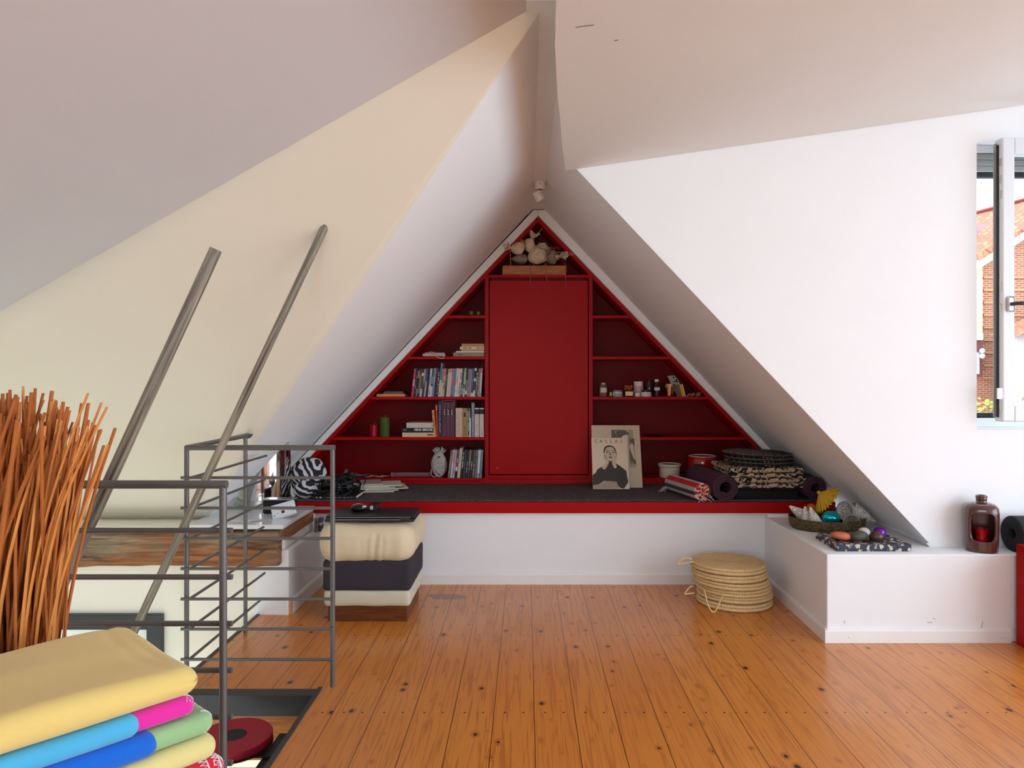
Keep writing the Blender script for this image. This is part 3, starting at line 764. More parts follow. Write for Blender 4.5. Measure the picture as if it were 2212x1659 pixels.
# upright books, fourth shelf
zs4 = .8135
def up(px0, px1, ytop, ybot, label, bands, deco=None, name='book', d=.15, tilt=0., y=YU + .012, solid=False, group='upright books on the fourth shelf'):
    p0 = at(px0, ybot, y); t = (px1 - px0) * y / F; h = (ybot - ytop) * y / F
    return case(name, label, 'book', t, h, d, bands, (p0.x, y, zs4 + .0003), (0, math.radians(tilt), 0), group, solid, deco)
up(937.5, 942, 886, 944, 'thin peach book leaning beside the lying stack', [((226, 160, 96), 1)], (K, dashes(.3, .95, .3, .6, 5, 51)), tilt=-4.5)
up(942.5, 946, 875, 944, 'narrow orange-red book next to the leaning peach one', [((232, 120, 60), 1), ((206, 52, 18), 5)], None, tilt=-1.5, solid=True)
up(946.5, 953.3, 866, 944, 'tall navy blue book with white spine lettering', [((28, 36, 84), 1)], (W, dashes(.1, .9, .45, .72, 22, 53)))
tri = thing('book_slipcase', 'mauve slipcase holding three matching volumes', 'slipcase', (at(954.3, 944, YU + .008).x, YU + .008, zs4))
MAUVE = M('mauve_board', (116, 72, 88), .6, var=.06, scale=30); MAUVD = M('mauve_cloth', (98, 58, 74), .6, var=.06, scale=30)
wv = 27.5 * (YU) / F; hv = 79.5 * YU / F
x0 = at(954.3, 944, YU + .008).x
b = MB(); b.box((x0, YU + .008, zs4), (x0 + .004, YU + .17, zs4 + hv)); b.box((x0 + wv - .004, YU + .008, zs4), (x0 + wv, YU + .17, zs4 + hv))
b.box((x0 + .004, YU + .008, zs4), (x0 + wv - .004, YU + .17, zs4 + .004)); b.box((x0 + .004, YU + .008, zs4 + hv - .006), (x0 + wv - .004, YU + .17, zs4 + hv))
b.build('shell', MAUVE, tri)
for i in range(3):
    wx = (wv - .01) / 3; xx = x0 + .005 + wx * i
    v = thing('book', f'mauve volume with a dark spine label, {("leftmost", "middle one", "rightmost")[i]} of three in the slipcase', 'book', (xx, YU + .0125, zs4 + .0045), 'volumes in the mauve slipcase')
    b = MB(); b.box((xx + .0006, YU + .0125, zs4 + .0045), (xx + wx - .0006, YU + .16, zs4 + hv - .011), .001, 1); b.build('cover', MAUVD, v)
    b = MB(); b.box((xx + .003, YU + .0119, zs4 + hv * .59), (xx + wx - .003, YU + .0124, zs4 + hv * .77)); b.build('spine_label', colm(K), v)
    b = MB()
    r = random.Random(i)
    for q in range(5):
        zz = zs4 + hv * (.6 + .033 * q); b.box((xx + wx * r.uniform(.25, .4), YU + .0115, zz), (xx + wx * r.uniform(.55, .75), YU + .0118, zz + hv * .02))
    b.build('label_print', colm(W), v)
for i in range(3):
    up(984.2 + 5.1 * i, 989.1 + 5.1 * i, 881.5, 944, f'slim cream paperback, {ORD[i]} of the identical three', [((216, 188, 166), 1)], ((176, 120, 100), dashes(.06, .93, .35, .6, 11, 60 + i)))
up(1000.2, 1006.8, 882, 944, 'mustard yellow paperback with a black title box', [((176, 132, 62), 1)], (K, [(.25, .8, .7, .85)] + dashes(.05, .45, .35, .6, 6, 63)))
up(1007.4, 1015.8, 882, 944, 'silver grey paperback beside the mustard one', [((150, 142, 138), 1)], (K, [(.3, .75, .9, .99), (.4, .7, .06, .2)] + dashes(.5, .85, .4, .6, 6, 64)))
up(1014.0, 1017, 904, 945.5, 'very thin short white booklet in front of the grey paperback', [((226, 222, 220), 1)], None, solid=True, y=YU + .006, d=.004)
up(1018.6, 1024.4, 867.5, 943, 'tall pale blue-grey book with a dark top', [(K, .12), ((130, 146, 160), 4)], (W, dashes(.1, .9, .4, .6, 9, 66)))
up(1025.4, 1034.8, 881, 943.5, 'white paperback with black upper label, left of its twin', [(W, .4), (K, 1.6), ((212, 192, 184), 7), (GR, .1), (W, .4)], (GR, dashes(.15, .45, .45, .6, 5, 67)))
up(1036, 1045.2, 881, 943.5, 'white paperback with black upper label, against the divider', [(W, .4), (K, 1.6), ((212, 192, 184), 7), (GR, .1), (W, .4)], (GR, dashes(.08, .32, .45, .6, 5, 68)))

def flat(px0, px1, ytop, ybot, zb, label, rgb, name='book', d=.15, y=YU + .012, deco=None, cat='book', group=None, yaw=0., solid=False):
    x0 = at(px0, ybot, y).x; h = (px1 - px0) * y / F; t = (ybot - ytop) * y / F
    o = case(name, label, cat, t, h, d, [(rgb, 1)] if isinstance(rgb, tuple) else rgb, (x0, y, zb + t), (0, PI / 2, 0), group, solid, deco)
    return o, zb + t
g = 'books lying on the fourth shelf'
o, z = flat(869, 937, 935, 944.3, zs4, 'cream paperback at the bottom of the lying stack', (222, 196, 152), group=g, deco=((170, 60, 30), [(.3, .7, .79, .98)]))
b = MB()
for (u0, u1, v0, v1) in dashes(.03, .6, .42, .62, 9, 71): b.box((.0137 * 2 * u0 * 0 + .012, -.0006, .212 * v0), (.018, 0, .212 * v1)) if False else None
b.bm.free()
o, z2 = flat(868, 936, 924.8, 935, z + .0004, 'black paperback with bold white name on the spine', K, group=g, deco=((90, 90, 92), [(.25, .6, .04, .16)]))
txt = Matrix.Translation((.0215, -.0012, .087)) @ Matrix.Rotation(-PI / 2, 4, 'Y') @ FRONT
# spine letters: read along the lying spine
tm = text_mesh('NINA SIMONE', .0235, 'title_lettering', colm((232, 230, 226)), o, Matrix.Translation((.0200, -.0010, .0845)) @ Matrix.Rotation(-PI / 2, 4, 'Y') @ FRONT, .82, .0004, .0006)
o, z3 = flat(878, 936.5, 913.5, 924.5, z2 + .0004, 'thick ivory paperback on top of the lying stack', (214, 198, 180), group=g, y=YU + .016, deco=((220, 150, 90), [(.4, .75, .93, .99)]), d=.2)
# third shelf, left end
o, z = flat(813.5, 874, 851.5, 857, 1.0855, 'thin orange book lying at the left end of the disc shelf', (216, 142, 80), deco=None)
flat(828, 871, 847.8, 851.2, z + .0003, 'slim grey case lying on the thin orange book', (112, 88, 90), name='disc_case', cat='disc case', solid=True)
flat(830, 870, 845, 847.5, z + .0115, 'slimmer dark case topping the grey one', (74, 56, 60), name='disc_case', cat='disc case', solid=True)
# second shelf, right end
g = 'books lying on the second shelf'
zs2 = 1.356
_, z = flat(979, 1046, 760.8, 769.5, zs2, 'taupe hardback, lowest of the stack on the upper shelf', (150, 128, 112), group=g, deco=((96, 80, 70), [(.3, .75, .17, .22), (.3, .75, .25, .3)]))
_, z = flat(985, 1046, 757.6, 760.5, z + .0003, 'thin white booklet lying on the taupe hardback', (220, 208, 180), group=g, solid=True)
_, z = flat(997, 1046, 754.2, 757.4, z + .0003, 'thin mustard booklet under the white paperback', (190, 150, 60), group=g, solid=True)
_, z = flat(993.5, 1046, 748, 754, z + .0003, 'white paperback with grey print, second from top of the upper stack', (218, 198, 190), group=g, deco=(GR, [(.3, .7, .13, .3), (.3, .7, .34, .48), (.3, .7, .68, .82), (.3, .7, .84, .95)]))
_, z = flat(997, 1046, 741.5, 747.8, z + .0003, 'golden yellow paperback topping the upper stack', (186, 140, 56), group=g)
# corded roll
rl = thing('rolled_leaflet', 'white rolled leaflet tied with a pale cord on the upper left shelf', 'roll', (at(938, 769, YU + .03).x, YU + .03, zs2))
b = MB(); PW = M('pinkish_paper', (220, 196, 192), .6)
xa, xb = at(913.5, 1, YU + .03).x, at(962, 1, YU + .03).x
for dy, zz, r in ((0, .0095, .0095), (.022, .0105, .0085), (.012, .021, .006)): b.tube([(xa + dy, YU + .03 + dy, zs2 + zz), (xb - dy * .6, YU + .03 + dy, zs2 + zz)], r, 16)
b.build('paper_roll', PW, rl, smooth=60)
b = MB(); xm = at(936, 1, YU + .03).x
b.tube([(xm + .001 * k, YU + .03 + .013 * math.cos(a) + .006, zs2 + .0165 + .0165 * math.sin(a)) for k, a in enumerate([i * PI / 6 for i in range(13)])], .0022, 6)
lo = [at(u, v, YU - .012) for u, v in ((939, 767.5), (946, 772), (953, 774.2), (958, 773.8), (959, 771.8), (955, 769.3), (947, 767.2), (940, 766.8))]
b.tube(cat(lo), .0019, 6); b.tube([lo[0], (xm, YU + .018, zs2 + .018)], .0019, 6)
b.tube([(xm - .03, YU + .02, zs2 + .027), (xm - .012, YU + .015, zs2 + .031), (xm, YU + .018, zs2 + .026)], .002, 6)
b.build('cord', PW, rl, smooth=60)
# green glass balls
GG = M('green_glass', (120, 140, 20), .08, trans=.5, ior=1.4, var=.2, scale=30)
for (px, py, r, lb) in ((1018, 670, .0185, 'larger'), (1033.5, 671.5, .0155, 'smaller')):
    p = at(px, py, YU + .03); p.z = 1.632 + r
    tag((lambda b: b.build('glass_ball', GG, loc=(p.x, p.y, 1.632), smooth=180))(MB().ball(p, r)), f'{lb} green glass ball in the top left corner of the shelves', 'ball', 'green glass balls')
# candles
def candle(px0, px1, yt, rgb, lb, streak=None):
    y = YU + .045; x = (at(px0, 0, y).x + at(px1, 0, y).x) / 2; r = (px1 - px0) * y / F / 2; h = (944 - yt) * y / F
    t = thing('pillar_candle', lb, 'candle', (x, y, zs4))
    b = MB(); b.lathe([(0, 0), (r * .97, 0), (r, .003), (r, h - .004), (r * .95, h), (r * .8, h - .002), (r * .3, h - .007), (0, h - .008)], (x, y, zs4), 40, None, lambda p: p * (1 + .004 * math.sin(p.z * 90 + p.x * 60)) if p.z < h * .98 else p)
    b.build('wax', M('wax_%d' % px0, rgb, .5, spec=.2, var=.12, scale=30, bump=.25, bscale=90), t, smooth=40)
    b = MB(); b.tube([(x, y, zs4 + h - .008), (x + .002, y, zs4 + h + .004), (x + .012, y - .002, zs4 + h + .013)], .0017, 6); b.build('wick', M('pink_wick', (206, 110, 120), .7), t)
    if streak:
        b = MB()
        a = [-.62 - .32 + k * .16 for k in range(4)]
        for u0, u1 in zip(a, a[1:]):
            q = lambda u, zz: (x + r * 1.004 * math.sin(u + .98), y - r * 1.004 * math.cos(u + .98), zz)
            b.face([q(u0, zs4 + .004), q(u1, zs4 + .004), q(u1, zs4 + h - .006), q(u0, zs4 + h - .006)])
        b.build('label_strip', M('magenta_strip', streak, .4), t)
candle(797, 817, 917.5, (138, 0, 10), 'short red pillar candle with a magenta strip', (170, 8, 70))
candle(820.5, 841.5, 902, (74, 88, 34), 'taller olive green pillar candle')

# ================================================================== lowest left shelf: papers, tube, twine bundle
g = 'loose papers on the lowest shelf'
def sheet(name, lb, cat, c, size, yaw, rgb, grp=None, curl=0., th=.001, pitch=0., roll=0.):
    m = Matrix.Translation(c) @ Matrix.Rotation(yaw, 4, 'Z') @ Matrix.Rotation(pitch, 4, 'X') @ Matrix.Rotation(roll, 4, 'Y')
    b = MB(); n = 8; w, d = size
    top = [[Vector((w * (i / n - .5), d * (j / 2 - .5), th + curl * (2 * i / n - 1) ** 2)) for j in range(3)] for i in range(n + 1)]
    tv = [[b.bm.verts.new(m @ p) for p in r] for r in top]; bv = [[b.bm.verts.new(m @ (p - Vector((0, 0, th)))) for p in r] for r in top]
    for i in range(n):
        for j in range(2):
            b.bm.faces.new([tv[i][j], tv[i + 1][j], tv[i + 1][j + 1], tv[i][j + 1]]); b.bm.faces.new([bv[i][j], bv[i][j + 1], bv[i + 1][j + 1], bv[i + 1][j]])
    for i in range(n):
        b.bm.faces.new([tv[i][0], bv[i][0], bv[i + 1][0], tv[i + 1][0]]); b.bm.faces.new([tv[i][2], tv[i + 1][2], bv[i + 1][2], bv[i][2]])
    for j in range(2):
        b.bm.faces.new([tv[0][j], tv[0][j + 1], bv[0][j + 1], bv[0][j]]); b.bm.faces.new([tv[n][j], bv[n][j], bv[n][j + 1], tv[n][j + 1]])
    return tag(b.build(name, colm(rgb, .6), loc=c), lb, cat, grp)
yy = YU + .06
c = at(752, 1, yy); sheet('leaflet', 'grey folded leaflet standing up at the left end of the lowest shelf', 'leaflet', (c.x - .02, yy, ZP + .03), (.05, .09), .4, (150, 150, 168), g, pitch=0, roll=-1.0, th=.002)
sheet('leaflet', 'mauve-grey leaflet lying flat beneath the standing one', 'leaflet', (at(768, 1, yy).x, yy - .01, ZP + .003), (.16, .1), .15, (136, 110, 130), g, curl=.008)
sheet('leaflet', 'pale curled leaflet lying across the mauve one', 'leaflet', (at(778, 1, yy).x, yy - .02, ZP + .014), (.13, .08), -.2, (164, 140, 158), g, curl=.012)
for k, (px, yaw, rgb, w) in enumerate(((796, .3, (214, 210, 214), 'nearest the leaflets'), (808, -.35, (186, 180, 186), 'in the middle'), (821, .15, (224, 222, 222), 'second from the right'), (833, -.2, (206, 200, 206), 'at the right end'))):
    sheet('photo_print', f'small glossy paper strip {w} of the scattered row on the lowest shelf', 'paper', (at(px, 1, yy).x, YU + .05 + .01 * (k % 2), ZP + .003 + .0035 * (k % 2)), (.055, .035), yaw, rgb, 'scattered paper strips', curl=.004)
tb = thing('clear_tube', 'long clear plastic tube lying on the lowest shelf', 'tube', (at(888, 1, YU + .07).x, YU + .07, ZP))
PLEX = M('clear_plastic', (200, 150, 160), .12, trans=.75, ior=1.3, var=.05)
b = MB(); xa, xb = at(846, 1, YU + .07).x, at(930, 1, YU + .07).x
b.tube([(xa, YU + .07, ZP + .016), (xb, YU + .07, ZP + .016)], .016, 20); b.build('tube', PLEX, tb, smooth=50)
b = MB(); b.tube([(xa - .001, YU + .07, ZP + .016), (xa + .006, YU + .07, ZP + .016)], .0165, 20); b.build('end_cap', M('tube_cap', (160, 120, 126), .4), tb, smooth=50)
# grey twine figure
TW = M('grey_twine', (196, 190, 182), .8, var=.25, scale=50)
py_ = YU + .07; pc = at(948.5, 1004, py_); tw = thing('twine_bundle', 'grey bundle of wound twine tied like a pineapple', 'bundle', (pc.x, py_, ZP))
b = MB(); hz = ZP + .085; r = random.Random(3)
b.ball((pc.x, py_, hz), (.040, .036, .074), 20, 14); b.build('core', M('twine_core', (96, 90, 86), .9, var=.2), tw, smooth=180)
b = MB()
for k in range(60):
    ax = Vector((r.gauss(0, .55), r.gauss(0, .55), r.gauss(0, 1))).normalized(); u = ax.orthogonal().normalized(); v = ax.cross(u); s = r.uniform(.98, 1.13)
    pts = []
    for i in range(22):
        a = 2 * PI * i / 22; d = u * math.cos(a) + v * math.sin(a) + ax * .25 * math.sin(a * 2 + k)
        d.normalize(); pts.append((pc.x + d.x * .047 * s, py_ + d.y * .043 * s, max(ZP + .003, hz + d.z * .08 * s)))
    b.tube(pts, .0024, 5, closed=True)
for k in range(5):
    a = r.uniform(0, 6); pts = [(pc.x - .03 + .02 * math.cos(t * 6.28 + a) * (1 + .4 * k / 5), py_ - .03 + .004 * k, ZP + .034 + .032 * math.sin(t * 6.28 + a)) for t in [i / 16 for i in range(16)]]
    b.tube(pts, .0019, 5, closed=True)
b.build('winding', TW, tw, smooth=60)
b = MB()
for k in range(17):
    a = k * 2.4; rr = .014 + .026 * (k / 17); top = Vector((pc.x + rr * 1.5 * math.cos(a), py_ + rr * math.sin(a), hz + .135 - rr * 1.1)); bot = Vector((pc.x + .012 * math.cos(a), py_ + .012 * math.sin(a), hz + .068))
    b.tube([bot, bot.lerp(top, .7), top], [.0042, .0046, .0036], 8)
b.build('cut_ends', TW, tw, smooth=60)
b = MB(); b.tube([(pc.x + .03 * math.cos(a), py_ + .028 * math.sin(a), hz + .073) for a in [i * PI / 9 for i in range(18)]], .003, 6, closed=True); b.build('tie', TW, tw, smooth=60)

# ================================================================== right shelf: jars and small things
zj = 1.0855; YJ = YU + .05
def jx(u): return at(1270 + u * .1311, 1, YJ).x
def jr(u0, u1): return (u1 - u0) * .1311 * YJ / F / 2
def jh(v): return (855 - (800 + v * .1311)) * YJ / F
CLEARG = M('jar_glass', (215, 205, 200), .05, trans=.85, ior=1.3, var=.03)
LABELM = M('paper_label', (226, 206, 196), .7); WHITEP = M('white_plastic', (232, 220, 212), .4, var=.03)
def jar(name, lb, u0, u1, v, body, cap=None, capv=None, capr=1., label=None, lmat=LABELM, y=YJ, capmat=WHITEP, grp='jars and pots on the right shelf', neck=None, seg=28):
    x, r, h = jx((u0 + u1) / 2), jr(u0, u1), jh(v)
    t = thing(name, lb, 'jar', (x, y, zj), grp)
    hb = h - (capv or 0)
    prof = [(0, 0), (r * .93, 0), (r, .004), (r, hb * .82), (r * (neck or .97), hb * .97), (r * (neck or .97), hb), (0, hb)]
    b = MB(); b.lathe(prof, (x, y, zj), seg); b.build('body', body, t, smooth=40)
    if cap: b = MB(); b.lathe([(0, hb + .0002), (r * capr, hb + .0002), (r * capr, h - .002), (r * capr * .96, h), (0, h)], (x, y, zj), seg); b.build(cap, capmat, t, smooth=40)
    if label:
        b = MB(); z0, z1 = zj + hb * label[0], zj + hb * label[1]; R = r * 1.006
        P = [(x + R * math.sin(a), y - R * math.cos(a)) for a in [-.95 + i * .19 for i in range(11)]]
        for (p, q) in zip(P, P[1:]): b.face([(*p, z0), (*q, z0), (*q, z1), (*p, z1)])
        b.build('label', lmat, t, smooth=180)
    return t
jar('glass_jar', 'glass jar with a gold lid and white label, leftmost on the shelf', 188, 318, 194, CLEARG, 'lid', .010, .8, (.33, .72), capmat=M('gold_lid', (190, 170, 120), .3, .7), neck=.76)
jar('small_bottle', 'tiny green bottle with a yellow label beside the turquoise tub', 350, 402, 298, M('olive_glass', (70, 66, 24), .2, trans=.3), 'cap', .012, .55, (.1, .75), M('lime_label', (190, 186, 110), .7), neck=.5, capmat=BLACKR)
jar('cosmetic_tub', 'low white and turquoise tub with a grey lid', 405, 562, 316, WHITEP, 'lid', .013, .98, (.08, .8), M('turquoise_label', (120, 168, 160), .6), y=YJ - .02, capmat=M('grey_lid', (150, 140, 134), .35))
t = thing('corked_bottle', 'square glass bottle with amber beads on top and a cream label', 'bottle', (jx(670), YJ, zj), 'jars and pots on the right shelf')
x, r = jx(670), jr(605, 740)
b = MB(); b.box((x - r, YJ - r, zj), (x + r, YJ + r, zj + jh(312)), .005, 3); b.build('body', M('brown_glass', (92, 50, 30), .12, trans=.35), t, smooth=40)
b = MB(); b.box((x - r * .92, YJ - r - .0008, zj + .006), (x + r * .92, YJ - r, zj + jh(338))); b.build('label', M('cream_label', (232, 206, 166), .7), t)
b = MB(); rr = random.Random(5)
for k in range(26): b.ball((x + rr.uniform(-.8, .8) * r, YJ + rr.uniform(-.8, .8) * r, zj + jh(312) + rr.uniform(.003, jh(240) - jh(312))), .0052, 8, 6)
b.build('amber_beads', M('amber', (200, 110, 60), .3, var=.4, scale=80), t, smooth=180)
jar('white_jar', 'tall white jar with a screw lid', 765, 925, 172, WHITEP, 'lid', .022, .93, (.1, .9), M('faint_label', (206, 176, 166), .6), y=YJ + .035)
jar('white_cup', 'small white pot in front of the tall white jar', 770, 852, 362, WHITEP, None, 0, 1, None, y=YJ - .025)
jar('cream_tub', 'low white tub with a navy blue lid', 868, 1035, 310, WHITEP, 'lid', .015, .95, (.1, .8), M('pale_label', (214, 196, 190), .6), y=YJ - .025, capmat=M('navy_lid', (26, 30, 66), .35))
jar('dark_jar', 'tall smoky glass jar behind the brown bottle', 962, 1100, 152, M('smoke_glass', (74, 48, 46), .15, trans=.25), 'lid', .008, .7, None, y=YJ + .04, capmat=BLACKR, neck=.8)
jar('brown_bottle', 'slim brown bottle with a white cap and label', 1072, 1182, 136, M('dark_brown_glass', (48, 26, 22), .1, trans=.2), 'cap', .018, .62, (.42, .63), y=YJ - .015, neck=.62)
t = thing('metal_beaker', 'shiny silver beaker flaring towards the rim', 'beaker', (jx(1335), YJ - .01, zj))
x, r1, r0, h = jx(1335), jr(1232, 1438), jr(1275, 1400), jh(214)
b = MB(); b.lathe([(0, 0), (r0 * .96, 0), (r0, .003), (r0 + (r1 - r0) * .7, h * .7), (r0 + (r1 - r0) * .72, h * .71), (r1 * .985, h * .97), (r1, h), (r1 * .96, h * .97), (r0 * .95, .006), (0, .005)], (x, YJ - .01, zj), 40)
b.build('cup', M('polished_tin', (226, 206, 180), .1, 1.), t, smooth=50)
# blister card and yellow stick
t = thing('blister_card', 'clear and white blister card leaning behind the yellow box', 'packet', (jx(1490), YJ + .02, zj))
A = lambda u, v, dy: Vector((jx(u), YJ + .02 + dy, zj + jh(v)))
b = MB(); b.prism([A(1490, 424, 0), A(1600, 424, 0), A(1530, 210, .012), A(1495, 130, .016), A(1440, 72, .02), A(1328, 80, .02), A(1380, 205, .012)], (0, .0015, 0)); b.build('card', M('grey_card', (176, 170, 156), .5, var=.15, scale=25), t)
b = MB(); b.prism([A(1405, 95, .0175), A(1430, 92, .0175), A(1450, 110, .0165), A(1425, 116, .0165)], (0, -.001, 0)); b.prism([A(1400, 180, .012), A(1470, 160, .013), A(1460, 130, .0145), A(1480, 128, .0145), A(1500, 185, .012)], (0, -.001, 0)); b.build('card_print', BLACKR, t)
b = MB(); b.prism([A(1470, 420, -.006), A(1530, 420, -.006), A(1500, 225, .004), A(1440, 250, .004)], (0, .004, 0)); b.build('contents', M('mauve_blister', (120, 84, 90), .3), t)
t = thing('yellow_box', 'narrow yellow box leaning beside the silver beaker', 'box', (jx(1560), YJ - .01, zj))
b = MB(); b.prism([(jx(1540), YJ - .012, zj), (jx(1588), YJ - .012, zj), (jx(1545), YJ - .002, zj + jh(218)), (jx(1502), YJ - .002, zj + jh(222))], (0, .02, 0)); b.build('carton', M('yellow_carton', (206, 168, 10), .5), t)
b = MB(); b.prism([(jx(1588) + .0005, YJ - .012, zj), (jx(1606), YJ - .012, zj), (jx(1560), YJ - .002, zj + jh(218)), (jx(1545) + .0005, YJ - .002, zj + jh(218))], (0, .02, 0)); b.build('white_edge', WHITEP, t)
# shells
def shell(u, v, r, lb, sx=1.):
    x, z = jx(u), zj; b = MB()
    prof = [(math.sin(PI * i / 10) * (1 + .12 * math.sin(i * 2.2)), -math.cos(PI * i / 10)) for i in range(11)]
    b.lathe(prof, (x, YJ - .005, z + r * .9), 18, Matrix.Rotation(.9, 4, 'Y') @ Matrix.Diagonal((r, r, r * 1.4 * sx, 1)), lambda p: Vector((p.x * (1 + .1 * math.sin(math.atan2(p.y, p.x) * 5)), p.y, p.z)))
    return tag(b.build('sea_shell', M('shell_brown', (150, 104, 84), .35, var=.5, scale=60), loc=(x, YJ, z), smooth=60), lb, 'shell', 'sea shells on the right shelf')
shell(1815, 370, .0155, 'round ribbed brown shell at the right end of the shelf')
shell(1722, 330, .012, 'spiky yellowish shell beside the round one', 1.2)
shell(1650, 385, .009, 'dark elongated shell nearest the yellow box', 1.8)
x0 = at(1392, 1, YU + .06); 
tag(MB().lathe([(0, 0), (.062, 0), (.068, .004), (.066, .0065), (.06, .005), (0, .004)], (x0.x + .075, YU + .08, .8135), 32).build('black_plate', M('black_plate', (14, 10, 12), .4), loc=(x0.x + .075, YU + .08, .8135), smooth=40), 'flat black dish lying on the fourth right shelf', 'dish')
# white ramekin
xr_, yr_ = at(1446, 1, YU + .055).x, YU + .055
t = thing('ramekin', 'cream ramekin filled with dry herbs on the lowest right shelf', 'bowl', (xr_, yr_, ZP))
b = MB(); b.lathe([(0, 0), (.062, 0), (.066, .004), (.069, .07), (.077, .078), (.078, .086), (.076, .092), (.071, .092), (.069, .084), (.066, .08), (0, .08)], (xr_, yr_, ZP), 48); b.build('bowl', M('cream_glaze', (226, 210, 184), .35, var=.03), t, smooth=40)
b = MB(); b.lathe([(0, .09), (.03, .0895), (.066, .085), (.068, .081)], (xr_, yr_, ZP), 40, None, lambda p: p + Vector((0, 0, .004 * noise.noise(p * 160)))); b.build('herbs', M('dry_herbs', (120, 100, 66), .95, var=.6, scale=150, bump=.8, bscale=300), t, smooth=60)
# red pot
xr_, yr_ = at(1517, 1, YU + .10).x, YU + .10
t = thing('red_pot', 'round red ceramic pot with a white rim behind the rolled mat', 'pot', (xr_, yr_, ZP))
b = MB(); b.lathe([(0, 0), (.075, 0), (.09, .006), (.101, .05), (.103, .085), (.100, .115), (.094, .138), (.092, .139)], (xr_, yr_, ZP), 56); b.lathe([(.086, .136), (.084, .05), (0, .045)], (xr_, yr_, ZP), 56)
b.build('body', M('red_glaze', (178, 26, 18), .12, var=.04, coat=.6), t, smooth=60)
b = MB(); b.lathe([(.0945, .1385), (.0935, .143), (.088, .143), (.086, .136)], (xr_, yr_, ZP), 56); b.build('rim', M('white_glaze', (226, 214, 206), .2), t, smooth=60)

# ================================================================== leaning covers
CREAMC = M('ivory_cover', (228, 208, 178), .55, var=.04, scale=12)
def leaning(px0, px1, yt, yb, ytop_depth, label, th=.006, group=None, roll=0., name='magazine', cm=None):
    pb = onz((px0 + px1) / 2, yb, .4975); pt = at((px0 + px1) / 2, yt, ytop_depth); w = (px1 - px0) * pb.y / F
    h = (pt - Vector((pt.x, pb.y, .4975))).length; lean = math.atan2(ytop_depth - pb.y, pt.z - .4975)
    t = thing(name, label, 'magazine', (pb.x, pb.y, .4975), group, (-lean, roll, 0))
    b = MB(); b.box((-w / 2, 0, 0), (w / 2, th, h), .0006, 1); b.build('cover', cm or CREAMC, t, local=True)
    return t, w, h
GREYP = colm((96, 90, 82)); LGR = colm((168, 152, 130)); DKP = colm((62, 56, 52)); SKIN = colm((206, 186, 160)); SHAD = colm((150, 130, 108)); WHT = colm((220, 208, 186))
tA, wA, hA = leaning(1281.5, 1388.5, 918.5, 1053.5, 4.772, 'larger ivory portfolio cover with grey prints, leaning behind the portrait magazine', .012, cm=M('grey_ivory_cover', (206, 188, 160), .6, var=.04, scale=12))
def chaikin(p, n=2):
    for _ in range(n):
        q = []
        for (a, b) in zip(p, p[1:] + p[:1]): q += [(a[0] * .8 + b[0] * .2, a[1] * .8 + b[1] * .2), (a[0] * .2 + b[0] * .8, a[1] * .2 + b[1] * .8)]
        p = q
    return p
def pic_poly(par, w, h, polys, depth0=-.0003, name='cover_print', soft=False):
    b = MB(); mats = []
    for k, (m, pts) in enumerate(polys):
        if soft and k > 1: pts = chaikin(pts)
        if m not in mats: mats.append(m)
        b.mi = mats.index(m); d = -.0002 - .00012 * k
        b.prism([((u - .5) * w, 0, (1 - v) * h) for u, v in pts], (0, d, 0))
    return b.build(name, mats, par, local=True)
# crop coordinates of the cover -> 0..1
def fA(pts): return [((x - 110) / 1000., (y - 180) / 1320.) for x, y in pts]
pic_poly(tA, wA, hA, [(GREYP, fA([(520, 283), (790, 283), (835, 300), (870, 350), (878, 450), (520, 450)])), (LGR, fA([(590, 305), (635, 305), (610, 390)])), (WHT, fA([(730, 440), (760, 405), (830, 388), (862, 395), (865, 450), (730, 450)])),
 (SHAD, fA([(870, 285), (965, 285), (1004, 1080), (870, 1080)])), (LGR, fA([(872, 300), (962, 300), (970, 440), (900, 470)])), (GREYP, fA([(890, 490), (985, 470), (990, 610), (900, 560)])), (SKIN, fA([(880, 640), (930, 560), (960, 610), (985, 900), (960, 900)])), (GREYP, fA([(880, 700), (905, 760), (950, 900), (1000, 950), (1004, 1020), (880, 940)])), (LGR, fA([(870, 1010), (1004, 1020), (1004, 1080), (870, 1080)]))], name='grey_print')
tB, wB, hB = leaning(1280.5, 1359.5, 945.5, 1055.5, 4.742, 'ivory magazine with a dark portrait and widely spaced title letters', .004, roll=.008)
tB.location.y -= .014
def fB(pts): return [((x - 108) / 770., (y - 448) / 1060.) for x, y in pts]
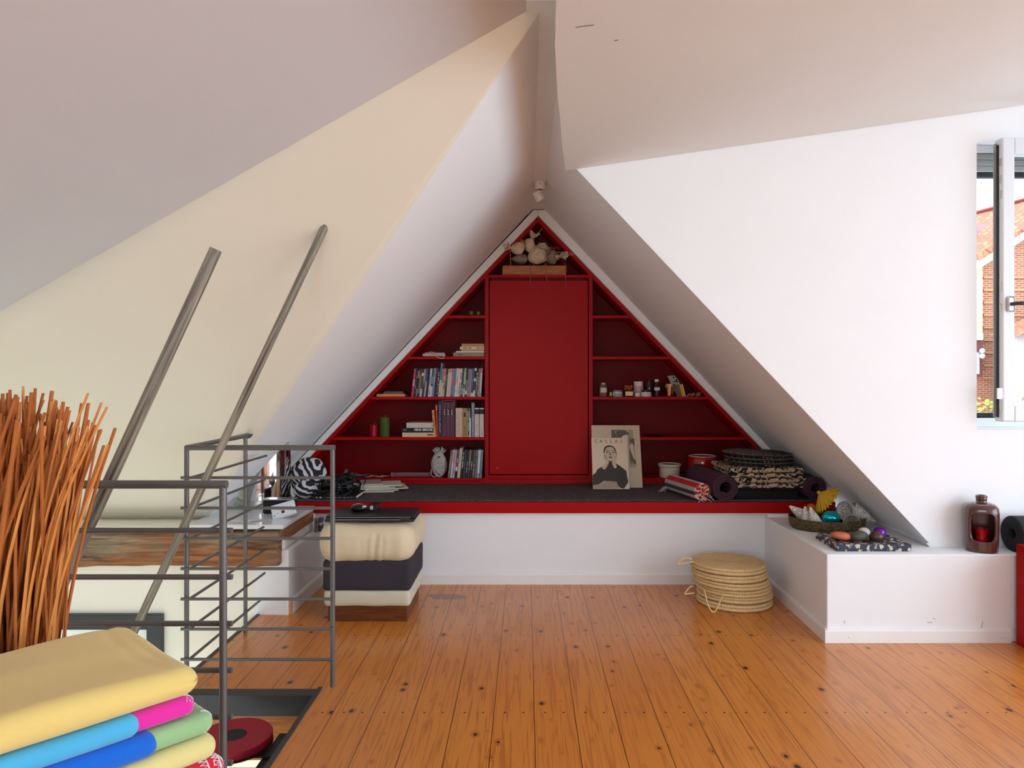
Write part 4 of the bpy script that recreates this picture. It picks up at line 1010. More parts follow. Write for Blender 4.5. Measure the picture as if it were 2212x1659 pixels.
pic_poly(tB, wB, hB, [
 (DKP, fB([(110, 1230), (180, 1180), (215, 1110), (310, 1060), (430, 1020), (470, 960), (530, 960), (620, 985), (720, 1050), (830, 1140), (838, 1230), (858, 1370), (760, 1500), (700, 1490), (640, 1450), (612, 1360), (350, 1345), (230, 1420), (110, 1432)])),
 (LGR, fB([(112, 1436), (240, 1420), (380, 1345), (612, 1360), (640, 1450), (690, 1498), (112, 1500)])),
 (DKP, fB([(362, 780), (365, 700), (400, 630), (480, 605), (560, 620), (615, 670), (640, 750), (645, 880), (620, 960), (400, 960), (362, 850)])),
 (SKIN, fB([(385, 760), (395, 700), (440, 650), (500, 638), (560, 650), (610, 710), (620, 770), (612, 850), (570, 920), (510, 950), (455, 925), (400, 850)])),
 (DKP, fB([(408, 712), (440, 696), (485, 716), (482, 726), (440, 708), (410, 724)])), (DKP, fB([(535, 712), (585, 702), (612, 730), (608, 738), (585, 714), (538, 722)])),
 (SHAD, fB([(404, 748), (445, 736), (486, 752), (445, 768)])), (SHAD, fB([(540, 752), (580, 742), (612, 758), (578, 772)])), (DKP, fB([(404, 754), (445, 746), (486, 758), (445, 762)])), (DKP, fB([(540, 758), (580, 750), (612, 764), (578, 768)])),
 (SHAD, fB([(495, 740), (510, 740), (530, 815), (478, 815)])), (DKP, fB([(480, 806), (505, 800), (532, 806), (506, 816)])), (DKP, fB([(460, 858), (492, 846), (508, 850), (524, 846), (552, 858), (508, 884)])), (SHAD, fB([(462, 862), (508, 860), (550, 862), (508, 868)])),
 (SKIN, fB([(352, 830), (372, 760), (386, 770), (392, 850), (430, 900), (470, 950), (462, 990), (372, 1130), (304, 1080), (392, 990), (400, 960), (360, 880)])),
 (SKIN, fB([(640, 820), (622, 760), (610, 770), (604, 850), (560, 920), (530, 960), (534, 990), (574, 1096), (636, 1072), (610, 980), (640, 900)])),
 (SHAD, fB([(372, 830), (378, 800), (386, 850), (420, 905), (412, 910)])), (SHAD, fB([(628, 830), (622, 800), (612, 850), (578, 912), (586, 914)])), (SHAD, fB([(384, 840), (392, 845), (440, 912), (432, 916)])),
 ], name='portrait_print', soft=True)
text_mesh('CALLAS', .0305, 'title_lettering', colm((96, 74, 52)), tB, Matrix.Translation((-wB * .41, -.0012, hB * .902)) @ FRONT, 1., .0002)
# widen the letter spacing by replacing it with single letters
old = [c for c in tB.children if c.name.startswith('title_lettering')][0]; bpy.data.objects.remove(old)
for ch, px in zip('CALLAS', (176, 288, 412, 512, 616, 735)):
    text_mesh(ch, .0335, 'title_letter', colm((96, 74, 52)), tB, Matrix.Translation((((px - 108) / 770. - .5) * wB, -.0008, hB * (1 - (556 - 448) / 1060.))) @ FRONT, .8, .0002)

# ================================================================== wooden tray with wrapped paper pouches on the top shelf
ZT = 1.905; YT = YU + .02
xa, xb = at(1085.5, 1, YT).x, at(1222.5, 1, YT).x
t = thing('wooden_tray', 'shallow orange wooden box on top of the bookcase door', 'tray', ((xa + xb) / 2, YT, ZT))
TRW = wood('tray_wood', (150, 84, 26), (206, 128, 52), 0, 8, .5, streak=14)
b = MB(); hT = .0645
b.box((xa, YT, ZT), (xb, YT + .012, ZT + hT), .001, 1); b.build('front_panel', TRW, t)
b = MB(); b.box((xa, YT + .188, ZT), (xb, YT + .2, ZT + hT), .001, 1); b.build('back_panel', TRW, t)
for x in (xa, xb - .012): b = MB(); b.box((x, YT + .0121, ZT), (x + .012, YT + .1879, ZT + hT)); b.build('side_panel', TRW, t)
b = MB(); b.box((xa + .012, YT + .0121, ZT), (xb - .012, YT + .1879, ZT + .05)); b.build('bottom_panel', TRW, t)
PAPER = M('crumpled_paper', (236, 214, 182), (.85), var=.08, scale=30, bump=1., bscale=38, bdist=.02)
PAPERG = M('grey_paper', (160, 136, 118), .85, var=.1, scale=30, bump=.8, bscale=45, bdist=.012)
YEL = M('yellow_paper', (200, 136, 40), .7, var=.1, scale=30, bump=.6, bscale=60, bdist=.01)
STK = M('pale_stick', (206, 160, 140), .6); PINK = M('pink_ribbon', (176, 88, 110), .6); ORS = M('orange_string', (206, 124, 60), .6)
def T(u, v, dy): return at(1040 + u * .1507, 380 + v * .1507, YT + dy)
def crumple(p, k=.12, f=2.2): return p * (1 + k * noise.noise(p * f) + .5 * k * abs(noise.noise(p * f * 2.7)))
def pouch(lb, c, r, mat, neck=None, ruff=.03, stick=None, extra=None):
    t = thing('wrapped_pouch', lb, 'pouch', (c.x, c.y, c.z - (r[2] if isinstance(r, tuple) else r)), 'wrapped paper pouches in the wooden tray')
    b = MB(); seed = Vector((c.x * 31, c.z * 17, 3)); b.ball(c, r, 28, 20, lambda p: Vector(p) * (1 + .2 * noise.noise(Vector(p) * 1.7 + seed) + .1 * abs(noise.noise(Vector(p) * 4.1 + seed))))
    o = b.build('wrapping', mat, t, smooth=50)
    if neck:
        p0, p1 = neck; d = (p1 - p0); L = d.length; q = d.to_track_quat('Z', 'Y').to_matrix().to_4x4()
        b = MB(); b.lathe([(ruff * .75, -.012), (ruff * .28, L * .28), (ruff * .25, L * .38), (ruff * .7, L * .7), (ruff, L), (ruff * .86, L * .99), (ruff * .5, L * .7), (.002, L * .45)], p0, 26, q,
                          lambda p: Vector((p.x * (1 + .22 * math.sin(math.atan2(p.y, p.x) * 5 + p.z * 30)), p.y * (1 + .22 * math.sin(math.atan2(p.y, p.x) * 5 + p.z * 30)), p.z + .009 * math.sin(math.atan2(p.y, p.x) * 3) * (1 if p.z > L * .6 else 0))))
        b.build('ruffle', mat, t, smooth=60)
        m = p0.lerp(p1, .33); b = MB(); b.tube([m + q.to_3x3() @ Vector((ruff * .3 * math.cos(a), ruff * .3 * math.sin(a), 0)) for a in [i * PI / 5 for i in range(10)]], .0018, 5, closed=True); b.build('tie', STK, t)
    if stick: b = MB(); b.tube(stick, .0026, 7); b.build('stick', STK, t)
    for nm, pts, m in (extra or []): b = MB(); b.tube(cat(pts), .0021, 6); b.build(nm, m, t, smooth=60)
    return t
pouch('crumpled paper pouch with a yellow patch, leftmost over the tray edge', T(520, 1035, .0), (.046, .04, .042), PAPER, (T(452, 1030, -.05), T(350, 1015, -.085)), .026, None,
      [('string', [T(413, 1050, -.07), T(416, 1150, -.05), T(418, 1260, -.03), T(408, 1380, -.026)], ORS)])
pouch('shiny yellow pouch tucked behind the left paper pouch', T(535, 968, .03), (.044, .034, .03), YEL)
pouch('tall twisted paper pouch standing in the middle', T(690, 990, .045), (.036, .034, .05), PAPER, (T(715, 930, .045), T(755, 815, .04)), .036, [T(790, 850, .05), T(885, 735, .05)])
pouch('biggest crumpled paper pouch at the front centre', T(800, 1140, .05), (.066, .05, .056), PAPER, None, 0, None,
      [('string', [T(735, 1230, -.004), T(760, 1310, -.008), T(820, 1365, -.008), T(870, 1345, -.008), T(910, 1250, -.004)], ORS),
       ('ribbon', [T(700, 1240, .0), T(702, 1390, -.026), T(703, 1480, -.026), T(700, 1560, -.024)], PINK)])
pouch('upper rear paper pouch leaning on the biggest one', T(870, 1050, .09), (.05, .04, .045), PAPER)
pouch('flat greyish paper pouch lying at lower left in the tray', T(560, 1190, .06), (.055, .045, .034), PAPERG, None, 0, [T(480, 1190, .03), T(400, 1186, .02)])
pouch('small paper pouch with pink stick at the right end of the tray', T(1010, 1160, .06), (.04, .04, .05), PAPERG, (T(1000, 1110, .04), T(950, 1085, .03)), .03, [T(1070, 1095, .0), T(1310, 1108, -.07)],
      [('ribbon', [T(940, 1090, .0), T(936, 1250, -.008), T(928, 1400, -.026), T(938, 1515, -.024)], PINK)])
pouch('tied paper tip sticking out over the right tray edge', T(1085, 1165, .08), (.02, .02, .02), PAPER, (T(1085, 1155, .04), T(1195, 1140, -.03)), .027, [T(1190, 1138, -.03), T(1330, 1126, -.07)],
      [('ribbon', [T(1120, 1180, .04), T(1205, 1260, .002), T(1225, 1385, -.002)], PINK), ('ribbon', [T(1210, 1280, -.004), T(1208, 1400, -.026), T(1208, 1510, -.026), T(1195, 1610, -.024)], PINK)])
# ceiling spot
sp = at(1166, 395, 4.1); zt = 2.336
t = thing('ceiling_spotlight', 'small white spotlight tilted below the ridge of the niche', 'spotlight', (.078, 4.1, zt))
LW = M('lamp_white', (236, 226, 214), .4)
b = MB(); b.lathe([(0, 0), (.031, 0), (.031, -.038), (.029, -.044), (.022, -.044), (.02, -.03), (0, -.03)], (.078, 4.1, zt - .0005), 36); b.build('canopy', LW, t, smooth=40)
b = MB(); b.tube([(.078, 4.1, zt - .03), (.076, 4.098, zt - .062)], .005, 10); b.build('joint', DSTEEL, t, smooth=60)
m = Matrix.Translation((.070, 4.09, zt - .083)) @ Matrix.Rotation(math.radians(-28), 4, 'Y') @ Matrix.Rotation(math.radians(8), 4, 'X')
b = MB(); b.lathe([(0, .026), (.025, .026), (.026, .024), (.026, -.027), (.024, -.027), (.022, -.02), (0, -.02)], (0, 0, 0), 36, m); b.build('lamp_head', LW, t, smooth=40)
b = MB(); b.lathe([(0, 0), (.003, 0), (.003, .001), (0, .001)], (.078, 4.069, zt - .016), 10, Matrix.Rotation(PI / 2, 4, 'X')); b.build('screw', DSTEEL, t)
# ================================================================== things on the bench, left
ZF = .4975
ZEBRA = pattern('zebra_fabric', (30, 28, 34), (206, 206, 210), 'wave', 8.5, .62, .05, .85, dist=8., rot=(0, .9, .3))
t = thing('cushion', 'zebra patterned cushion slumped between the flue and the bookcase', 'cushion', (-1.335, 4.33, ZF))
b = MB(); b.ball((-1.322, 4.345, .605), (.112, .088, .122), 40, 28, lambda p: Vector(p) * (1 + .10 * noise.noise(Vector(p) * 1.6)) * (1.0 if p[2] > -.8 else .97)); 
b.build('cover', ZEBRA, t, smooth=180)
b = MB(); b.ball((-1.315, 4.24, .545), (.07, .05, .055), 24, 16, lambda p: Vector(p) * (1 + .16 * noise.noise(Vector(p) * 2.2)), None); b.build('folded_corner', ZEBRA, t, smooth=180)
# black book with printed spine and tangled leads
o = case('book', 'black softcover book lying under the tangled cables at the bench edge', 'book', .019, .262, .185, [(K, 1)], (at(673.5, 1, 4.19).x, 4.185, ZF + .0195), (0, PI / 2, 0), None, False, (W, dashes(.26, .93, .42, .62, 14, 81) + [(.3, .7, .1, .13), (.25, .72, .18, .22)]))
CABLE = M('black_cable', (16, 16, 18), .45)
t = thing('cable_tangle', 'heap of tangled black leads and chargers on the bench', 'cables', (-1.12, 4.32, ZF + .02))
r = random.Random(11); b = MB()
for k in range(34):
    c = Vector((-1.145 + r.uniform(-.09, .08), 4.33 + r.uniform(-.1, .1), ZF + .035 + r.uniform(0, .05))); R = r.uniform(.03, .075); ax = Vector((r.gauss(0, .5), r.gauss(0, .6), 1)).normalized(); u = ax.orthogonal().normalized(); v = ax.cross(u); ph = r.uniform(0, 6)
    pts = []
    for i in range(26):
        a = 2 * PI * i / 26 * r.choice((1, 1)) + ph; p = c + u * R * math.cos(a) * 1.3 + v * R * math.sin(a) + ax * .02 * math.sin(2 * a + k)
        p.z = max(ZF + .025, min(ZF + .135 - abs(p.x + 1.13) * .35, p.z)); p.x = max(-1.27, p.x); pts.append(p)
    b.tube(pts, r.choice((.0026, .0032, .004)), 6, closed=True)
b.build('leads', CABLE, t, smooth=60)
for k in range(6):
    b = MB(); c = Vector((-1.145 + r.uniform(-.08, .08), 4.3 + r.uniform(-.06, .06), ZF + .05 + r.uniform(0, .04))); m = Matrix.Translation(c) @ Matrix.Rotation(r.uniform(0, 3), 4, 'Z') @ Matrix.Rotation(r.uniform(-.5, .5), 4, 'X')
    b.box((-.035, -.018, -.013), (.035, .018, .013), .004, 2, m); b.build('charger', CABLE, t)
b = MB(); b.tube([(-1.10, 4.34, ZF + .13), (-1.06, 4.32, ZF + .15), (-1.02, 4.3, ZF + .12), (-.995, 4.28, ZF + .06), (-1.0, 4.27, ZF + .03)], .0022, 6); b.tube([(-1.02, 4.3, ZF + .1), (-1.0, 4.32, ZF + .12), (-.97, 4.3, ZF + .1), (-.98, 4.27, ZF + .05)], .002, 6); b.build('loose_wire', CABLE, t, smooth=60)
b = MB()
for k in range(4):
    c = Vector((-1.15 + .045 * k, 4.225 - .01 * (k % 2), ZF + .05 + .012 * k)); b.ball(c, (.008, .004, .005), 8, 6)
b.build('pale_plug', colm((150, 150, 156), .3), t, smooth=180)
mg = [((206, 204, 200), 'white', .19), ((150, 144, 138), 'grey', .18), ((212, 206, 170), 'cream', .2), ((196, 196, 200), 'pale grey', .21), ((200, 186, 70), 'yellow edged', .16), ((210, 208, 206), 'bright white', .2), ((176, 168, 158), 'beige', .17)]
for k, (rgb, w, L) in enumerate(mg):
    c = Vector((-1.0 + .012 * (k % 3) - .01 * k, 4.53 - .012 * (k % 2), ZF + .0005 + .0072 * k))
    m = Matrix.Translation(c) @ Matrix.Rotation(.28 + .13 * ((k * 5) % 4 - 1.5) * .6, 4, 'Z')
    t = thing('magazine', f'{w} magazine, {ordinal(k)} from the bottom of the fanned pile on the bench', 'magazine', c, 'fanned magazines on the bench')
    b = MB(); b.box((-.04, -.11, 0), (L - .03 + .03 * (k % 3), .10, .0012), 0, 2, m); b.box((-.04, -.11, .0052), (L - .03 + .03 * (k % 3), .10, .0064), 0, 2, m); b.box((-.04, .0985, .001), (L - .03 + .03 * (k % 3), .1, .0054), 0, 2, m)
    b.build('cover', colm(rgb), t)
    b = MB(); b.box((-.037, -.107, .0013), (L - .034 + .03 * (k % 3), .098, .0051), 0, 2, m); b.build('pages', PAGES, t)
# things on the white slab
ZS_ = .4662
t = thing('white_device', 'white router-like box with a red display leaning on the slab', 'device', (-1.31, 3.80, ZS_))
m = Matrix.Translation(at(613, 1102, 3.80)) @ Matrix.Rotation(math.radians(17), 4, 'Z') @ Matrix.Rotation(math.radians(-14), 4, 'Y') @ Matrix.Rotation(math.radians(-38), 4, 'X')
DW, DH = .125, .082
b = MB(); b.box((-DW / 2, -.012, -DH / 2), (DW / 2, .012, DH / 2), .006, 3, m); b.build('shell', M('device_white', (232, 238, 244), .35, var=.02), t, smooth=30)
b = MB(); b.box((-.012, -.0128, -.022), (.004, -.0119, -.006), 0, 2, m); b.build('display', M('red_display', (120, 6, 14), .3), t)
b = MB(); b.box((-.054, -.0128, -.03), (-.048, -.0119, -.022), 0, 2, m); b.box((.044, -.0128, -.022), (.05, -.0119, -.014), 0, 2, m); b.box((-.036, -.0128, -.018), (-.031, -.0119, -.013), 0, 2, m); b.build('button', GREYPROF, t)
t = thing('black_box', 'small black box with a silver rim behind the white device', 'box', (-1.37, 3.92, ZS_))
b = MB(); b.box((-1.44, 3.89, ZS_ + .001), (-1.27, 3.955, ZS_ + .075), .008, 3); b.build('casing', BLACKR, t, smooth=30)
b = MB(); b.box((-1.443, 3.886, ZS_ + .075), (-1.267, 3.958, ZS_ + .081), .002, 2); b.build('rim', M('silver_rim', (180, 180, 180), .25, .8), t)
for k, (px, py, w, yaw, lb) in enumerate(((500, 1127, .1, .05, 'leftmost of the papers at the slab edge'), (525, 1128, .08, -.1, 'middle paper at the slab edge'), (550, 1125, .07, .5, 'rightmost paper at the slab edge'))):
    c = onz(px, py, ZS_); sheet('paper_card', f'small white card lying flat, {lb}', 'card', (c.x, c.y, ZS_ + .0006 + .0012 * k), (w, .05), yaw, (224, 226, 228), 'white cards on the slab')
zp = .3805
c = at(683, 1138, 4.08)
case('book', 'grey covered book standing under the bench end on the pier', 'book', .024, .078, .05, [((150, 140, 132), 1)], (at(676, 1138, 4.06).x + .006, 4.06, .3335), (0, 0, 0), 'books on the pier ledge', False, (K, dashes(.1, .9, .3, .7, 5, 91)))
case('book', 'thin blue book standing beside the grey one on the pier', 'book', .011, .078, .05, [((60, 80, 130), 1), (W, .5), ((44, 58, 100), 1.4)], (at(687, 1138, 4.06).x + .004, 4.06, .3335), (0, math.radians(4), 0), 'books on the pier ledge', False)

# ================================================================== pouffe, laptop, mouse
CAL = M('charcoal_fabric', (58, 54, 62), .95, var=.1, scale=60, bump=.3, bscale=600); BEIGE = M('cream_fabric', (232, 214, 180), .9, var=.04, scale=20, bump=.2, bscale=500); BAND = M('pale_band_fabric', (216, 210, 186), .9, var=.04, scale=20, bump=.2, bscale=500)
pf = thing('pouffe', 'square cream and charcoal pouffe on a scuffed wooden base', 'pouffe', (-.79, 3.73, 0))
b = MB(); b.box((-.985, 3.54, .0), (-.592, 3.925, .09), .003, 2); b.build('wooden_base', wood('scuffed_walnut', (74, 34, 14), (124, 66, 28), 0, 9, .35, streak=16), pf)
b = MB(); b.rbox((.43, .43, .085), .022, (20, 20, 6), lambda p: p + Vector((0, 0, .003 * noise.noise(p * 9))), Matrix.Translation((-.788, 3.73, .120))); b.build('lower_band', BAND, pf, smooth=180)
b = MB(); b.rbox((.436, .436, .155), .02, (20, 20, 8), lambda p: p * (1 + .006 * noise.noise(p * 7)), Matrix.Translation((-.788, 3.73, .2325))); b.build('body', CAL, pf, smooth=180)
def cush(p):
    q = p.copy(); s = 1 - abs(p.z) / .2
    q.x *= 1 + .05 * s; q.y *= 1 + .05 * s
    a = math.atan2(p.y, p.x)
    if p.z < .05:
        q += Vector((p.x, p.y, 0)).normalized() * .006 * noise.noise(Vector((a * 7, p.z * 4, 1))) * (1 - (p.z + .1) * 3)
        gx = p.x - .05 - .08 * p.z
        if p.y < -.18: q.y += .010 * math.exp(-(gx / .008) ** 2) + .006 * math.exp(-((gx - .035) / .006) ** 2) + .006 * math.exp(-((gx + .04) / .007) ** 2)
    q.z += .006 * noise.noise(p * 5)
    return q
b = MB(); b.rbox((.455, .455, .20), .075, (60, 60, 20), cush, Matrix.Translation((-.79, 3.72, .392))); b.build('cushion', BEIGE, pf, smooth=180)
lp = thing('laptop', 'closed black laptop lying on the cream pouffe cushion', 'laptop', (-.775, 3.645, .494))
LB = M('laptop_black', (30, 30, 36), .38, var=.2, scale=50, bump=.05, bscale=400)
zl0 = .4955
b = MB(); b.box((-.998, 3.52, zl0), (-.556, 3.77, zl0 + .016), .005, 3); b.build('base', LB, lp, smooth=40)
b = MB(); b.box((-.994, 3.528, zl0 + .0185), (-.558, 3.77, zl0 + .029), .004, 3); b.build('lid', LB, lp, smooth=40)
b = MB(); b.box((-.975, 3.518, zl0 + .0112), (-.575, 3.5215, zl0 + .0145)); b.box((-.97, 3.5255, zl0 + .0205), (-.572, 3.529, zl0 + .0235)); b.build('silver_edge', M('satin_silver', (170, 170, 172), .3, .8), lp)
for x in (-.97, -.60): b = MB(); b.tube([(x - .02, 3.523, zl0 + .015), (x + .022, 3.523, zl0 + .015)], .007, 10); b.build('hinge', M('hinge_dark', (60, 58, 60), .35, .4), lp, smooth=40)
ms = thing('computer_mouse', 'black and silver computer mouse with coiled cable on the laptop lid', 'mouse', (-.86, 3.66, zl0 + .0295))
zm = zl0 + .0297
b = MB(); b.ball((-.86, 3.65, zm + .017), (.042, .03, .020), 28, 16, lambda p: Vector((p[0], p[1], max(p[2], -.8)))); b.build('shell', M('mouse_black', (14, 14, 16), .12), ms, smooth=50)
b = MB(); b.ball((-.862, 3.655, zm + .0185), (.038, .0275, .0205), 24, 14, lambda p: Vector((p[0] * .98, max(p[1], .1), p[2] if p[2] > 0 else 0))); b.build('silver_panel', M('mouse_silver', (206, 204, 200), .3, .3), ms, smooth=50)
b = MB(); b.box((-.835, 3.625, zm + .022), (-.815, 3.64, zm + .034), .003, 2); b.box((-.797, 3.628, zm + .012), (-.783, 3.65, zm + .03), .003, 2); b.build('button', M('mouse_silver', (206, 204, 200)), ms)
b = MB()
for k in range(7):
    R = .028 + .003 * (k % 3); cx, cz = -.80 + .004 * k, zm + .022
    b.tube([(cx + R * math.cos(a) * 1.1, 3.66 + .02 * math.sin(a) + .004 * k, max(zm + .002, cz + (.017 + .002 * (k % 2)) * math.sin(a + k * .3))) for a in [i * PI / 11 for i in range(22)]], .0018, 6, closed=True)
b.tube([(-.85, 3.62, zm + .002), (-.81, 3.605, zm + .002), (-.77, 3.62, zm + .002), (-.752, 3.66, zm + .004), (-.765, 3.69, zm + .02)], .0017, 6)
b.build('cable', CABLE, ms, smooth=60)

# ================================================================== rope mats
ROPE = M('straw_rope', (242, 206, 150), .8, var=.22, scale=70, bump=.2, bscale=300)
def rope_ring(b, R, z, r, cx=0, cy=0, k=3, pitch=.042, seg=9):
    n = max(14, int(2 * PI * R / .0052)); tw = max(1, round(2 * PI * R / pitch)); rings = []
    for i in range(n):
        th = 2 * PI * i / n; ring = []
        for j in range(seg):
            ph = 2 * PI * j / seg; rr = r * (1 + .26 * math.cos(k * ph - tw * k * th))
            q = R + rr * math.cos(ph); ring.append(b.bm.verts.new((cx + q * math.cos(th), cy + q * math.sin(th), z + rr * math.sin(ph))))
        rings.append(ring)
    for i in range(n):
        A, B = rings[i], rings[(i + 1) % n]
        for j in range(seg): b.bm.faces.new([A[j], A[(j + 1) % seg], B[(j + 1) % seg], B[j]])
def mat_coil(full):
    b = MB(); R = .188
    while R > .012: rope_ring(b, R, .0258, .0080, seg=9); R -= .0148
    rope_ring(b, .19, .0095, .0092)
    if True:
        b.lathe([(0, .004), (.184, .004), (.184, .02), (0, .02)], (0, 0, 0), 40)
    return b
def loop(b, pts, r=.0036): b.tube(pts, r, 7)
names = ['topmost', 'second from the top', 'third from the top', 'fourth from the top', 'second from the bottom', 'bottom']
first = None
offs = [(1.097, 3.875), (1.102, 3.868), (1.108, 3.862), (1.122, 3.868), (1.13, 3.872), (1.124, 3.858)]
for i in range(6):
    k = 5 - i; ox, oy = offs[i]
    if first is None:
        first = thing('rope_mat', f'round coiled straw rope mat, {names[i]} of the stack in the corner', 'mat', (0, 0, 0), 'stacked rope mats')
        mat_coil(True).build('coil', ROPE, first, smooth=60); root = first
    else:
        root = copy_tree(first); root['label'] = f'round coiled straw rope mat, {names[i]} of the stack in the corner'
    root.location = (ox, oy, .001 + .0362 * k); root.rotation_euler = (math.radians((-.5, -.3, .4, -.3, .3, 0)[i]), math.radians((.5, .3, -.4, 0, -.3, 0)[i]), i * 1.1)
    OFF[root.name] = Vector((0, 0, 0))
    first_children = root
for root_name, z, pts in (('top', .2, [at(1489, 1212, 3.84), at(1477, 1206, 3.82), at(1468, 1212, 3.80), at(1464, 1220, 3.79), at(1475, 1218, 3.79), at(1497, 1213, 3.80)]),):
    pass
mats_ = [o for o in COL.objects if o.name.startswith('rope_mat')]
def add_loop(root, pts):
    b = MB(); inv = (Matrix.Translation(root.location) @ root.rotation_euler.to_matrix().to_4x4()).inverted()
    sm = []
    P = [Vector(p) for p in pts]
    for i in range(len(P) - 1):
        p0, p1, p2, p3 = P[max(i - 1, 0)], P[i], P[i + 1], P[min(i + 2, len(P) - 1)]
        for k in range(5):
            t = k / 5; sm.append(.5 * ((2 * p1) + (-p0 + p2) * t + (2 * p0 - 5 * p1 + 4 * p2 - p3) * t * t + (-p0 + 3 * p1 - 3 * p2 + p3) * t ** 3))
    sm.append(P[-1]); b.tube([inv @ p for p in sm], .0036, 7)
    b.build('hanging_loop', ROPE, root, smooth=60, local=True)
add_loop(mats_[0], [at(1494, 1208, 3.83), at(1483, 1205, 3.83), at(1473, 1208, 3.83), at(1465, 1219, 3.83), at(1477, 1217, 3.83), at(1499, 1213, 3.83)])
add_loop(mats_[3], [at(1497, 1267, 3.80), at(1490, 1268, 3.79), at(1480, 1281, 3.77), at(1481, 1283, 3.76), at(1500, 1281, 3.76)])
add_loop(mats_[4], [at(1521, 1275, 3.665), at(1524, 1285, 3.645), at(1529, 1306, 3.635), at(1538, 1321, 3.63), at(1546, 1319, 3.63), at(1555, 1301, 3.635), at(1563, 1282, 3.645)])

# ================================================================== bench, right: rug roll, exercise mats, seat pads
def roll(name, label, cat, p0, p1, R, turns, th, mats, by_angle=None, core=.012, fringe=None, flat=1.):
    p0, p1 = Vector(p0), Vector(p1); t = thing(name, label, cat, (p0.x, p0.y, ZF))
    d = (p1 - p0).normalized(); u = Vector((0, 0, 1)); u = (u - d * u.dot(d)).normalized(); v = d.cross(u); L = (p1 - p0).length
    N = int(turns * 28); b = MB(); outer, inner = [], []
    for i in range(N + 1):
        a = 2 * PI * turns * i / N; r = core + (R - core) * (i / N) ; ro, ri = r, max(.002, r - th)
        c, s = math.cos(a - PI * .5 - 2 * PI * turns + .4), math.sin(a - PI * .5 - 2 * PI * turns + .4)
        outer.append((u * s * flat + v * c) * ro); inner.append((u * s * flat + v * c) * ri)
    secs = [0, .01, .25, .5, .75, .99, 1]
    O = [[b.bm.verts.new(p0 + d * L * q + w) for w in outer] for q in secs]; I = [[b.bm.verts.new(p0 + d * L * q + w) for w in inner] for q in secs]
    def mi(i): return by_angle(i / N, 2 * PI * turns * (N - i) / N) if by_angle else 0
    for k in range(len(secs) - 1):
        for i in range(N):
            f = b.bm.faces.new([O[k][i], O[k][i + 1], O[k + 1][i + 1], O[k + 1][i]]); f.material_index = mi(i)
            f = b.bm.faces.new([I[k][i], I[k + 1][i], I[k + 1][i + 1], I[k][i + 1]]); f.material_index = mi(i)
        for i in (0, N): b.bm.faces.new([O[k][i], I[k][i], I[k + 1][i], O[k + 1][i]] if i else [O[k][i], O[k + 1][i], I[k + 1][i], I[k][i]])
    for k in (0, len(secs) - 1):
        for i in range(N):
            f = b.bm.faces.new([O[k][i], I[k][i], I[k][i + 1], O[k][i + 1]]); f.material_index = mi(i)
    b.build('roll', mats, t, smooth=50)
    return t, d, u, v
PMAT = M('plum_foam', (76, 44, 60), .85, var=.1, scale=120, bump=.3, bscale=500)
roll('exercise_mat', 'rolled plum exercise mat beside the striped rug on the bench', 'exercise mat', (1.150, 4.10, ZF + .0795), (1.115, 4.66, ZF + .0795), .078, 4.2, .006, [PMAT], core=.036)
roll('exercise_mat', 'rolled plum exercise mat wedged under the slope at the right bench end', 'exercise mat', (1.686, 4.145, ZF + .071), (1.655, 4.74, ZF + .071), .0695, 4.2, .006, [PMAT], core=.03)
RC = [colm(c, .9) for c in ((176, 34, 50), (206, 196, 186), (66, 66, 78), (176, 170, 160), (196, 40, 48), (224, 140, 70), (40, 34, 40))]
def stripe(f, ang):
    a = (ang % (2 * PI)) / (2 * PI)
    if ang < 2 * PI:
        for lim, m in ((.10, 6), (.17, 0), (.27, 1), (.345, 2), (.42, 3), (.53, 4), (.6, 1), (.75, 0), (1., 2)):
            if a < lim: return m
    return (0, 1, 4, 1, 5, 4, 6, 0, 1, 5, 4)[int(f * 113) % 11]
t, d, u, v = roll('rag_rug', 'rolled red, white and grey striped rag rug with fringe', 'rug', (1.023, 4.125, ZF + .055), (.925, 4.50, ZF + .055), .062, 4.4, .0095, RC, stripe, core=.01, flat=.88)
b = MB(); r = random.Random(4)
for k in range(16):
    s = Vector((1.035, 4.115, ZF + .055)) + v * r.uniform(-.05, .03) + u * r.uniform(-.05, -.02); e = s + Vector((r.uniform(-.02, .03), -.012, -.0)); e.z = max(ZF - .004, e.z - r.uniform(.0, .02))
    b.tube([s, s.lerp(e, .5) + Vector((0, -.006, .004)), e], .0016, 5)
b.build('fringe', colm((206, 200, 196), .9), t, smooth=60); b = MB()
for k in range(8):
    s = Vector((.94, 4.49, ZF + .03)) + v * r.uniform(-.06, -.03); e = s + Vector((-.05 - r.uniform(0, .02), -.03 + r.uniform(-.02, .02), -.026)); b.tube([s, s.lerp(e, .5) + Vector((0, 0, .012)), e], .0018, 5)
b.build('fringe', colm((206, 200, 196), .9), t, smooth=60)
